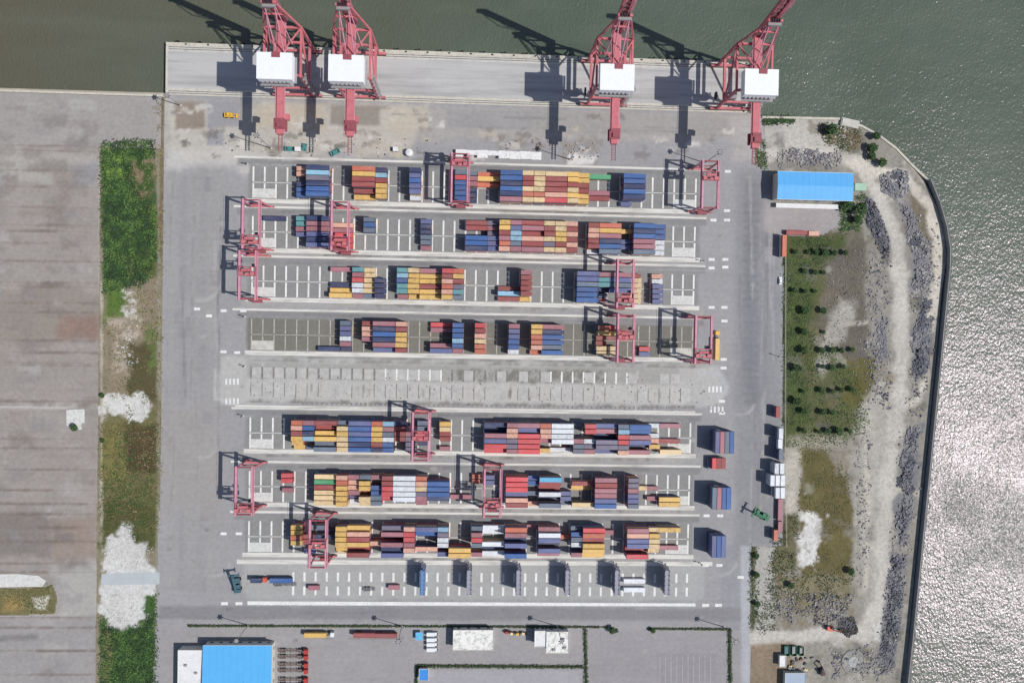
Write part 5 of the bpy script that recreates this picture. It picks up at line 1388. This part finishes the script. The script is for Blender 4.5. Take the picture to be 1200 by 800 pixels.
# junk yard
def excavator(px, py, rz, label, col):
    x, y = P(px, py); t = tag(empty('excavator', (x, y, 0), rz), label, 'excavator')
    for sy in (-1, 1): MB().box((0, sy * 1.1, 0.45), (3.8, 0.6, 0.9)).build('track', M_dark, t)
    MB().box((-0.5, 0, 1.7), (3.4, 2.5, 1.2)).build('body', col, t)
    c = MB().box((0.5, 0.75, 2.5), (1.5, 1.0, 1.6)).build('cab', M_glass, t)
    MB().bar((0.9, -0.2, 1.9), (3.6, -0.2, 4.4), 0.5).build('boom', col, t)
    MB().bar((3.6, -0.2, 4.4), (5.6, -0.2, 1.6), 0.4).build('stick', col, t)
    MB().box((5.7, -0.2, 1.1), (0.9, 1.2, 1.0), taper=0.7).build('bucket', M_dark, t)
excavator(972, 735, math.radians(-8), 'orange red excavator working beside a dark heap', M_orangep)
excavator(962, 785, math.radians(110), 'dark maroon excavator near the round pit', pmat('maroon_paint', (86, 62, 66), 0.6, 0.1, 0.5))
for i, (px, py, w_, d_) in enumerate(((921, 761, 3.0, 5.6), (929.5, 761, 2.6, 5.6), (938, 761.5, 2.4, 4.8))):
    x, y = P(px, py); t = tag(empty('green_skip', (x, y, 0)), f"green waste skip, {ORD[i]} from left beside the tiny white hut", 'skip', 'green skips in the junk yard')
    MB().box((0, 0, 0.2), (w_ - 0.3, d_ - 0.3, 0.3)).build('floor', M_green, t)
    for sx_ in (-1, 1): MB().box((sx_ * w_ / 2, 0, 1.0), (0.16, d_, 1.9)).build('side_wall', M_green, t)
    for sy in (-1, 1): MB().box((0, sy * d_ / 2, 1.0), (w_ - 0.2, 0.16, 1.7)).build('end_wall', M_green, t)
    MB().box((0, 0.3, 0.8), (w_ - 0.5, d_ - 1.6, 0.9)).build('rubbish', M_grey if i else M_tealdk, t)
for i, px in enumerate(sorted(rng.uniform(924, 952) for _ in range(12))):
    py = rng.uniform(769, 785)
    x, y = P(px, py)
    tag(MB().box((0, 0, 0.5), (rng.uniform(1, 2.2), rng.uniform(0.8, 1.8), 1.0), rng.uniform(0, 3)).box((0.4, 0.2, 1.2), (0.8, 0.7, 0.4), rng.uniform(0, 3)).build('scrap_pile', rng.choice((M_chassis, M_cream, M_grey, M_greych)), None, (x, y, 0)), f"{ORD[i]} scrap pile counted from the yard road in the junk yard below the green skips", 'scrap', 'scrap piles in the junk yard')
# round pit: concentric low rings
x, y = P(1000, 775); t = tag(empty('round_pit', (x, y, 0)), 'round concrete basin with a raised rim in the south east corner', 'basin')
def ring(r0, r1, z0, z1, n=40):
    m_ = MB(); vs = []
    for r_, z_ in ((r0, z0), (r1, z0), (r1, z1), (r0, z1)):
        vs += [(r_ * math.cos(2 * math.pi * i / n), r_ * math.sin(2 * math.pi * i / n), z_) for i in range(n)]
    fs = []
    for i in range(n):
        j = (i + 1) % n
        fs += [(n + i, n + j, 2 * n + j, 2 * n + i), (2 * n + i, 2 * n + j, 3 * n + j, 3 * n + i), (3 * n + i, 3 * n + j, j, i)]
    m_.add(vs, fs); return m_
M_pit = pmat('basin_concrete', (140, 139, 135), 0.9, 0.2, 0.3, grime=(172, 166, 154), grime_amt=0.9)
ring(6.2, 7.0, -0.02, 0.35).build('rim', M_pit, t); ring(3.2, 6.18, -0.02, 0.10).build('apron_ring', M_pit, t); MB().tube((0, 0, 0), (0, 0, 0.25), 3.1, 28).build('slab', pmat('basin_floor', (168, 168, 168), 0.8, 0.15, 0.4, grime=(128, 126, 122), grime_amt=0.9), t)

# light masts ----------------------------------------------------------------
def mast(px, py, h, label):
    x, y = P(px, py); t = tag(empty('light_mast', (x, y, 0)), label, 'light mast', 'tall light masts round the yard')
    MB().tube((0, 0, 0), (0, 0, h), 0.30, 10, 0.13).build('pole', M_grey, t)
    MB().box((0, 0, 0.3), (1.1, 1.1, 0.6)).build('base', M_conc, t)
    f = MB(); f.tube((0, 0, h - 0.2), (0, 0, h), 1.1, 12)
    f.build('lamp_ring', M_grey, t)
    for i in range(6):
        a_ = i * math.pi / 3
        MB().box((1.25 * math.cos(a_), 1.25 * math.sin(a_), h - 0.4), (0.7, 0.5, 0.4), a_).build('floodlight', M_dark, t)
for px, py, h, lb in ((318, 174, 30, 'light mast near the westernmost quay crane tail'), (826, 191, 28, 'light mast at the north east corner of the first block'), (668, 187, 26, 'light mast by the white patch north of the first block'),
                      (291, 732, 22, 'light mast at the west end of the long hedge'), (471, 733, 22, 'light mast at the hedge beside the maroon trailers'), (653, 733, 22, 'light mast at the hedge behind the white buildings'), (848, 734, 22, 'light mast at the east end of the southern hedge'),
                      (212, 124, 20, 'light mast at the north west corner of the yard'), (290, 193, 4, 'short dark signal post west of the first block'), (287, 371, 4, 'short dark signal post west of the fourth block'), (287, 429, 4, 'short dark signal post west of the bare strip'), (285, 487, 4, 'short dark signal post west of the first block below bare strip'),
                      (822, 306, 4, 'short dark signal post east of the second block'), (820, 659, 4, 'short dark signal post east of the third block below bare strip'), (914, 418, 8, 'slim lamp post at the weedy plot fence')):
    mast(px, py, h, lb) if h > 10 else None
    if h <= 10:
        x, y = P(px, py); t = tag(empty('signal_post', (x, y, 0)), lb, 'post', 'short posts round the yard')
        MB().tube((0, 0, 0), (0, 0, h), 0.16, 8).build('pole', M_dark, t); MB().box((0, 0, h), (0.8, 0.5, 0.9)).build('head', M_dark, t); MB().box((0, 0, 0.25), (1.0, 1.0, 0.5)).build('base', M_conc, t)

# ------------------------------------------------------------------ sea wall
WALL = [(1087, 211), (1098, 238), (1106, 266), (1110, 292), (1109.5, 315), (1106, 350), (1101, 400), (1096, 450), (1090, 510), (1084, 570), (1078, 630), (1072, 690), (1066, 750), (1060, 805), (1054, 860)]
M_wall = pmat('sea_wall_concrete', (140, 140, 140), 0.9, 0.12, 0.2, space='world', grime=(92, 92, 94))
wt = tag(empty('sea_wall', (0, 0, 0)), 'tall dark concrete sea wall curving along the eastern shore', 'wall')
def wall_run(pts, w, z0, z1, name, mat_, parent):
    for i in range(len(pts) - 1):
        a_, b_ = Vector(pts[i]), Vector(pts[i + 1])
        d_ = (b_ - a_).normalized(); n_ = Vector((-d_.y, d_.x)) * w / 2
        MB().prism([tuple(a_ + n_), tuple(b_ + n_), tuple(b_ - n_), tuple(a_ - n_)], z0 + 0.002 * (i % 2), z1 + 0.003 * (i % 2)).build(name, mat_, parent)
wp = [Vector(p) for p in PP(WALL)]
seg = []
for i in range(len(wp) - 1):
    n_ = max(1, round((wp[i + 1] - wp[i]).length / 12))
    seg += [tuple(wp[i].lerp(wp[i + 1], k_ / n_)) for k_ in range(n_)]
seg.append(tuple(wp[-1]))
wall_run(seg, 0.6, -5.0, 3.4, 'wall_panel', M_wall, wt)
wall_run([(x + 1.5, y) for x, y in seg], 1.6, -5.5, 0.9, 'footing', pmat('wet_concrete', (74, 78, 78), 0.6, 0.15, 0.3, space='world'), wt)
lp = PP([(1078, 640), (1083, 660), (1076, 720), (1069, 800), (1064, 860), (1052, 860), (1062, 800), (1068, 720), (1073, 650)])
M_revet = pmat('revetment', (112, 114, 112), 0.9, 0.25, 0.3, space='world', bump=1.0, bump_scale=1.2)
tag(MB().prism(lp, -6, -2.0).build('revetment', M_revet), 'low grey revetment outside the southern sea wall', kind='structure')
NW = [(893, 137.5), (940, 138.5), (984, 139.5), (1010, 148), (1030, 159), (1050, 174), (1068, 193), (1087, 211)]
nt_ = tag(empty('shore_kerb', (0, 0, 0)), 'low pale concrete kerb along the northern shore', 'wall')
wall_run(PP(NW), 1.2, -5.0, 0.5, 'kerb_block', M_coping, nt_)
tag(MB().box((0, 0, 0.9), (10.5, 4.5, 1.8), -0.18).box((0, 0, 1.9), (9.5, 3.6, 0.5), -0.18).build('shore_platform', M_conc, None, (*P(995, 145), -0.4)), 'pale stepped concrete block at the bend of the northern shore', 'platform')

# ------------------------------------------------------------------ rubble
M_rock = [pmat('rubble_grey', c, 0.95, 0.15, 0.6, space='world') for c in ((138, 137, 139), (122, 122, 129), (164, 161, 157), (98, 99, 108))]
def rock_pile(name, poly, n, size, label, mats_, zf=1.2, dens=6.0, thr=0.40):
    X, Y = scatter(poly, n)
    pts = PP(poly)
    ed = np.clip(seg_dist(X, Y, pts, True) / 4.5, 0, 1)
    k = (fbm(X, Y, dens, 7) + 0.30 * ed - 0.16 + nrg.uniform(-0.09, 0.09, len(X))) > thr + (0.03 if thr > 0 else 0.12)
    X, Y, ed = X[k], Y[k], ed[k]
    m_ = MB()
    hz = fbm(X, Y, 5.0, 55) if len(X) else []
    tone = fbm(X, Y, 6.0, 77) if len(X) else []
    r_ = random.Random(len(X))
    for i in range(len(X)):
        s = size * (0.45 + 1.5 * r_.random() ** 3); z = max(0, (hz[i] - 0.35)) * zf * 2.0 * ed[i]
        vs = []
        for k_ in range(8):
            vs.append((X[i] + ((k_ & 1) - 0.5) * s * r_.uniform(0.6, 1.3), Y[i] + ((k_ >> 1 & 1) - 0.5) * s * r_.uniform(0.6, 1.3), z - 0.1 + (k_ >> 2) * s * r_.uniform(0.3, 0.7)))
        mi = min(len(mats_) - 1, max(0, int((tone[i] - 0.3) / 0.4 * len(mats_) + r_.uniform(-0.8, 0.8))))
        m_.add(vs, [(0, 2, 3, 1), (4, 5, 7, 6), (0, 1, 5, 4), (1, 3, 7, 5), (3, 2, 6, 7), (2, 0, 4, 6)], mi)
    if m_.v: tag(m_.build(name, mats_), label, 'rubble', kind='stuff')
R4 = M_rock
rock_pile('rubble_mound', [(1031, 206), (1050, 198), (1064, 201), (1065, 225), (1050, 234), (1033, 224)], 2295, 0.61, 'grey rubble mound inside the bend of the dirt track', R4, 2.2, 30, 0.0)
rock_pile('rubble_field', [(912, 172), (990, 174), (996, 194), (985, 199), (912, 197)], 2295, 0.55, 'pale broken rubble behind the blue warehouse', [R4[2], R4[0], R4[1]], 0.8, 5, 0.42)
rock_pile('dark_rubble', [(1013, 230), (1024, 234), (1036, 260), (1044, 290), (1038, 308), (1026, 285), (1016, 262)], 2295, 0.61, 'dark bluish rubble along the inner side of the dirt track', [R4[3], R4[3], R4[1], pmat('rubble_dark', (66, 66, 74), 0.95, 0.2, 0.6, space='world')], 1.8, 6, 0.30)
rock_pile('rubble_bank', [(1054, 238), (1068, 244), (1078, 264), (1090, 284), (1091, 330), (1080, 343), (1067, 338), (1065, 290)], 3825, 0.55, 'long grey rubble bank between track and sand', R4, 1.4, 7, 0.36)
rock_pile('rubble_bank', [(1081, 347), (1092, 352), (1093, 400), (1087, 438), (1071, 446), (1067, 400)], 3825, 0.61, 'grey rubble bank beside the middle sea wall', [R4[0], R4[1], R4[3]], 1.8, 6, 0.36)
rock_pile('rubble_bank', [(1063, 502), (1079, 500), (1077, 545), (1069, 600), (1063, 638), (1049, 638), (1051, 560)], 4845, 0.55, 'grey rubble bank below the track fork', [R4[0], R4[1], R4[3]], 1.6, 5, 0.42)
rock_pile('rubble_bank', [(1043, 652), (1065, 647), (1057, 720), (1047, 790), (1028, 790), (1036, 700)], 4845, 0.55, 'grey rubble bank near the southern photo edge', [R4[0], R4[1], R4[3]], 1.4, 6, 0.42)
rock_pile('rubble_heap', [(1028, 378), (1038, 374), (1040, 418), (1029, 420)], 892, 0.51, 'flat grey gravel heap left of the dirt track', [R4[0], R4[1]], 0.6, 30, 0.0)
rock_pile('earth_heap', [(984, 724), (1000, 722), (1006, 740), (994, 746), (982, 738)], 1275, 0.55, 'dark earth heap beside the orange excavator', [R4[3], pmat('dark_earth', (70, 68, 60), 0.95, 0.2, 0.6, space='world')], 3.0, 30, 0.0)
rock_pile('loose_stones', [(905, 690), (1002, 690), (1005, 735), (905, 735)], 2550, 0.46, 'loose stones and scraps across the south eastern waste ground', R4, 0.8, 4, 0.50)
rock_pile('loose_stones', [(960, 290), (1030, 285), (1040, 480), (970, 420)], 3315, 0.32, 'loose stones on the brown gravel ground', R4, 0.3, 5, 0.47)
rock_pile('white_rubble', [(122, 640), (142, 614), (156, 619), (162, 634), (180, 640), (180, 668), (120, 668)], 1275, 0.32, 'white broken rubble north of the link road', [M_white_gravel], 0.6, 5, 0.40)
rock_pile('white_rubble', [(120, 690), (176, 690), (168, 722), (150, 736), (132, 734), (119, 716)], 1275, 0.32, 'white broken rubble south of the link road', [M_white_gravel], 0.6, 5, 0.40)
rock_pile('loose_stones', [(1010, 300), (1046, 300), (1046, 480), (1015, 480)], 1400, 0.6, 'stones and rubble along the inner edge of the dirt track', R4, 0.4, 4, 0.47)
rock_pile('loose_stones', [(1000, 500), (1026, 500), (1020, 690), (1000, 690)], 1200, 0.5, 'stones scattered between field and dirt track', R4, 0.3, 4, 0.5)
rock_pile('shore_stones', [(1052, 236), (1100, 262), (1104, 330), (1092, 440), (1080, 560), (1064, 690), (1052, 795), (1022, 795), (1040, 640), (1052, 520), (1066, 420), (1064, 300)], 6500, 0.55, 'stones and rubble strewn along the shore behind the sea wall', R4, 0.4, 5, 0.47)
rock_pile('basin_rubble', [(970, 755), (1030, 755), (1030, 798), (970, 798)], 900, 0.6, 'loose grey rubble round the basin', R4, 0.3, 4, 0.5)
rock_pile('white_rubble', [(143, 338), (160, 336), (164, 430), (134, 440)], 1275, 0.38, 'pale rubble scattered over the middle weed strip', [M_white_gravel, R4[2]], 0.3, 3, 0.53)
rock_pile('yard_scraps', [(230, 152), (520, 160), (520, 188), (270, 186)], 499, 0.42, 'scraps and dunnage strewn along the crane lane', [R4[2], M_dark, M_white_gravel, R4[0]], 0.2, 6, 0.42)
rock_pile('yard_scraps', [(585, 160), (705, 164), (700, 192), (660, 190), (655, 176), (585, 176)], 595, 0.48, 'dark tangled scraps north of the long canopy', [R4[3], M_chassis, R4[2]], 0.3, 4, 0.42)
rock_pile('yard_scraps', [(290, 432), (845, 442), (848, 482), (290, 474)], 833, 0.37, 'small scraps lying on the bare strip', [M_chassis, R4[1], R4[2], R4[1]], 0.0, 4, 0.42)

# ------------------------------------------------------------------ vegetation
def leafm(name, rgb):
    m = pmat(name, rgb, 0.7, 0.25, 0.8, space='world', spec=0.2)
    return m
G_D, G_M, G_L, G_O, G_Y, G_B = (leafm('leaf_dark', (54, 72, 50)), leafm('leaf_mid', (62, 88, 52)), leafm('leaf_light', (94, 120, 66)), leafm('leaf_olive', (98, 101, 64)), leafm('leaf_straw', (150, 137, 98)), leafm('leaf_brown', (118, 104, 78)))
M_bark = pmat('bark', (88, 74, 60), 0.9, 0.2, 1.0)


def cover(name, poly, n, label, mats_, w_, size=0.9, zmax=0.5, dens=6.0, thr=0.45, seed=1, tilt=0.9):
    X, Y = scatter(poly, n, dens, thr, seed)
    if len(X) == 0: return
    X = X + nrg.normal(0, 0.9, len(X)); Y = Y + nrg.normal(0, 0.9, len(X))
    hz = np.clip(fbm(X, Y, 4.0, seed + 9) - 0.2, 0.05, 1) * zmax
    C = np.stack([X, Y, hz * nrg.uniform(0.4, 1.2, len(X)) + 0.08], -1)
    pm = np.clip(np.digitize(fbm(X, Y, 3.5, seed + 31) + nrg.uniform(-0.18, 0.18, len(X)), np.linspace(0.3, 0.7, len(mats_) + 1)[1:-1]), 0, len(mats_) - 1)
    me = quads_mesh(name, C, nrg.uniform(0.5, 1.4, len(X)) * size, tilt, mats_, pm)
    o = bpy.data.objects.new(name, me); COL.objects.link(o)
    tag(o, label, 'vegetation', kind='stuff')
cover('dense_weeds', [(118, 166), (180, 164), (181, 184), (152, 190), (165, 232), (182, 236), (184, 300), (170, 334), (123, 342)], 14000, 'dense dark green weeds in the northern weed strip', [G_D, G_M, G_M, G_L], 0, 1.0, 2.2, 9, 0.25, 2)
cover('light_weeds', [(124, 186), (142, 183), (145, 208), (126, 212)], 900, 'pale green weed patch near the top of the weed strip', [G_L, G_L, leafm('leaf_bright', (122, 152, 68))], 0, 0.9, 2.6, 30, 0.0, 3)
cover('light_weeds', [(150, 238), (182, 236), (184, 262), (160, 268), (150, 300), (184, 300), (176, 330), (140, 328)], 1200, 'lighter green weeds on the eastern side of the weed strip', [G_M, G_L, G_L], 0, 0.9, 2.4, 6, 0.48, 4)
cover('dry_weeds', [(150, 182), (188, 180), (188, 340), (122, 345), (122, 600), (186, 600), (186, 340)], 9000, 'dry straw coloured weeds in the weed strip', [G_B, G_Y, G_O, G_M], 0, 0.8, 0.6, 5, 0.50, 5)
cover('dry_weeds', [(118, 495), (186, 495), (186, 640), (160, 632), (142, 612), (118, 640)], 6000, 'olive and brown weeds north of the white rubble', [G_B, G_O, G_O, G_M], 0, 0.8, 0.7, 5, 0.42, 8)
cover('dense_weeds', [(118, 718), (134, 738), (152, 738), (172, 722), (184, 692), (184, 840), (118, 840)], 9000, 'dense green weeds south of the white rubble', [G_D, G_M, G_M, G_L], 0, 0.9, 1.4, 8, 0.30, 12)
cover('grass', [(-30, 690), (60, 685), (65, 700), (62, 718), (-30, 720)], 1800, 'patchy grass on the apron island', [G_O, G_Y, G_M], 0, 0.8, 0.3, 5, 0.45, 15)
cover('grass', [(917, 276), (988, 278), (980, 302), (956, 320), (950, 380), (1000, 430), (1020, 500), (990, 520), (917, 522)], 14000, 'olive grass on the weedy plot east of the yard', [G_D, G_M, G_O, G_L], 0, 0.8, 0.4, 6, 0.42, 18)
cover('grass', [(938, 527), (975, 525), (996, 560), (998, 676), (940, 676), (964, 640), (964, 602), (936, 600)], 5000, 'brown olive grass on the southern field', [G_O, G_B, G_O], 0, 0.8, 0.3, 6, 0.45, 22)
cover('scrub', [(905, 605), (936, 605), (936, 672), (1000, 676), (985, 705), (905, 700)], 4500, 'low scrub on the south eastern waste ground', [G_D, G_O, G_M, G_B], 0, 0.9, 0.9, 4, 0.47, 25)
cover('scrub', [(960, 145), (1005, 148), (1012, 172), (990, 178), (965, 165)], 2200, 'brown green scrub at the northern shore', [G_D, G_O, G_B], 0, 0.9, 0.9, 4, 0.44, 28)
cover('scrub', [(894, 137), (930, 137), (930, 143), (894, 146)], 1100, 'green scrub along the shore kerb', [G_D, G_M], 0, 0.9, 1.0, 4, 0.35, 29)
cover('scrub', [(886, 165), (896, 165), (898, 200), (886, 200)], 1000, 'green scrub beside the yard north of the warehouse', [G_M, G_O, G_L], 0, 0.8, 0.8, 4, 0.42, 30)
cover('scrub', [(985, 240), (1012, 226), (1014, 250), (1005, 270), (985, 272)], 2200, 'green scrub at the south east corner of the blue warehouse', [G_D, G_M, G_M, G_L], 0, 0.9, 1.6, 5, 0.35, 31)
cover('scrub', [(906, 640), (912, 640), (908, 740), (878, 742), (878, 640), (886, 640), (890, 730)], 2600, 'dusty green scrub along the south east yard fence', [G_D, G_O], 0, 0.8, 0.8, 4, 0.44, 33)
cover('wall_weeds', [(182, 118), (191, 118), (189, 560), (183, 560)], 2600, 'brown weeds along the west yard edge', [G_B, G_O, G_Y], 0, 0.7, 0.5, 5, 0.45, 36)

CROWNS = []
for v_ in range(4):
    n = 420
    u = nrg.normal(size=(n, 3)); u /= np.linalg.norm(u, axis=1, keepdims=True)
    lob = 0.72 + 0.5 * (vnoise(u[:, 0] * 2 + 9 * v_, u[:, 1] * 2 + u[:, 2] * 2, v_) - 0.3)
    rr = nrg.uniform(0.35, 1.0, n) ** 0.5 * lob
    C = u * rr[:, None] * np.array([1, 1, 0.85])
    pm = np.clip(np.digitize(nrg.uniform(0, 1, n), [0.38, 0.80]), 0, 2)
    CROWNS.append(quads_mesh('crown', C, nrg.uniform(0.22, 0.42, n), 1.2, [G_D, G_M, G_L], pm))
TR = MB(); TR.tube((0, 0, 0), (0.05, 0, 0.95), 0.075, 7, 0.05)
for a_ in (0.3, 2.2, 4.4): TR.tube((0.04, 0, 0.75), (0.45 * math.cos(a_), 0.45 * math.sin(a_), 1.25), 0.035, 5, 0.015)
TRM = TR.mesh('trunk', M_bark)
def tree(px, py, r, label, group=None, h=None):
    x, y = P(px, py)
    if group: r *= rng.uniform(0.72, 0.98)
    t = tag(empty('tree', (x, y, 0), rng.uniform(0, 6.28)), label, 'tree', group)
    h = h or r * 1.3
    o = bpy.data.objects.new('trunk', TRM); COL.objects.link(o); o.parent = t; o.scale = (r, r, h * 0.8)
    o = bpy.data.objects.new('crown', rng.choice(CROWNS)); COL.objects.link(o); o.parent = t; o.location = (0, 0, h); o.scale = (r * rng.uniform(0.9, 1.1), r * rng.uniform(0.9, 1.1), r * 0.85)
ROWS = [(296, [(931, 0.9), (946, 0.8), (954, 1.1), (965, 1.4), (976, 1.4), (988.6, 1.0)]), (318.6, [(942, 1.0), (953.7, 1.0), (964, 0.8)]), (341, [(929.5, 0.9), (942, 1.0), (954, 0.9)]), (364, [(941, 1.5), (962.5, 1.1)]),
        (388, [(940, 1.6), (964, 0.7)]), (410.6, [(940, 1.7), (961, 1.1), (973.5, 1.1), (984, 1.0), (997, 1.0)]), (430, [(932, 1.4), (962, 1.0), (973, 1.1), (986, 1.1)]), (457, [(940, 1.1), (960.5, 1.2), (974, 1.0), (984, 0.9), (996, 1.0)]),
        (469.5, [(932, 1.6)]), (482, [(940, 1.2), (962, 1.3), (973, 1.1)]), (504.5, [(940, 1.3), (958, 1.1), (968, 1.2), (981, 1.2), (994, 1.0)])]
for i, (py, L_) in enumerate(ROWS):
    for j, (px, s) in enumerate(L_):
        tree(px, py + rng.uniform(-1, 1), 2.0 * s, f"{'bushy' if s >= 1.3 else 'small'} dark tree, {ORD[j]} from left in {ORD[i]} tree row below the blue warehouse", 'planted trees on the weedy plot')
for px, py, r, lb in ((971, 153, 4.0, 'dark bush at the northern shore near the pale platform'), (1024, 161, 3.0, 'northernmost dark bush at the bend of the shore'), (1019, 175, 3.2, 'middle dark bush at the bend of the shore'), (1019, 184, 2.6, 'smaller dark bush below the middle one at the shore bend'), (1031, 192, 3.0, 'round dark bush beside the grey rubble mound'),
                      (1003, 246, 4.5, 'large green tree at the south east corner of the blue warehouse'), (989, 242, 3.6, 'dark green tree against the blue warehouse wall'), (1002, 258, 3.0, 'lower green tree south of the blue warehouse corner'), (716, 736, 2.3, 'dark round tree at the east end of the long hedge'), (764, 737, 1.9, 'dark round tree at the west end of the eastern hedge'),
                      (885, 650, 1.8, 'dusty bush on the south east fence line'), (885, 672, 2.0, 'second dusty bush on the south east fence line'), (886, 706, 2.0, 'dusty bush near the end of the south east fence'), (925, 684, 2.2, 'dark bush on the scrubby ground above the loose stones'), (995, 668, 2.4, 'dark bush at the foot of the southern field'),
                      (121, 463, 1.6, 'dark bush at the west end of the white crossing'), (89, 500, 2.2, 'dark bush growing over the corner of the white pad'), (122, 516, 1.6, 'dark bush on the edge of the apron below the white pad')):
    tree(px, py, r, lb, None, r * 1.1)


def hedge(px_a, px_b, w, h, label):
    a_ = Vector(P(*px_a)); b_ = Vector(P(*px_b)); L_ = (b_ - a_).length
    c = (a_ + b_) / 2; rz = math.atan2(b_.y - a_.y, b_.x - a_.x)
    t = tag(empty('hedge', (c.x, c.y, 0), rz), label, 'hedge', 'clipped hedges south of the yard')
    n = int(L_ * 20)
    C = np.stack([nrg.uniform(-L_ / 2, L_ / 2, n), nrg.uniform(-w / 2, w / 2, n), nrg.uniform(0.15, h, n)], -1)
    C[:, 1] *= 0.75 + 0.5 * vnoise(C[:, 0] / 2.0, C[:, 0] * 0, 5)
    keep = vnoise(C[:, 0] / 5.0, C[:, 0] * 0 + 0.5, 8) > 0.12
    C = C[keep]
    pm = np.clip(np.digitize(nrg.uniform(0, 1, len(C)), [0.35, 0.6]), 0, 2)
    o = bpy.data.objects.new('foliage', quads_mesh('foliage', C, nrg.uniform(0.4, 0.9, len(C)), 1.2, [G_D, G_M, G_O], pm)); COL.objects.link(o); o.parent = t
    MB().box((0, 0, h * 0.35), (L_ - 0.4, w * 0.35, h * 0.6)).build('stems', G_D, t)
hedge((220, 732.5), (470, 733), 1.3, 1.0, 'long dark hedge between the road and the bottom left yard')
hedge((471, 733), (712, 734), 1.2, 0.9, 'dark hedge along the road behind the white buildings')
hedge((686, 736), (687.5, 820), 2.0, 1.5, 'dark hedge running south right of the stepped white building')
hedge((488, 779.5), (684, 780.5), 2.0, 1.5, 'dark hedge below the two white buildings')
hedge((488, 781), (488, 820), 1.4, 1.3, 'short dark hedge left of the small blue kiosk')
hedge((758, 736), (856, 736.5), 1.3, 1.0, 'dark hedge along the top of the striped parking ground')
hedge((855, 737), (856, 820), 2.2, 1.5, 'dark hedge running south on the east side of the parking ground')
# fence along the east side of the yard
ft = tag(empty('yard_fence', (0, 0, 0)), 'low pale fence between the yard road and the weedy plot', 'fence')
fp = PP([(920, 300), (919.5, 520), (921, 640)])
pb = MB(); pb.box((0, 0, 0.9), (0.14, 0.14, 1.8)); pme = pb.mesh('post', M_conc)
for i in range(2):
    a_, b_ = Vector(fp[i]), Vector(fp[i + 1]); n = int((b_ - a_).length / 4)
    for k_ in range(n):
        o = bpy.data.objects.new('post', pme); COL.objects.link(o); o.parent = ft; p_ = a_.lerp(b_, k_ / n); o.location = (p_.x, p_.y, 0)
    for z in (0.5, 1.1, 1.7): MB().bar((a_.x, a_.y, z), (b_.x, b_.y, z), 0.07).build('rail', M_conc, ft)
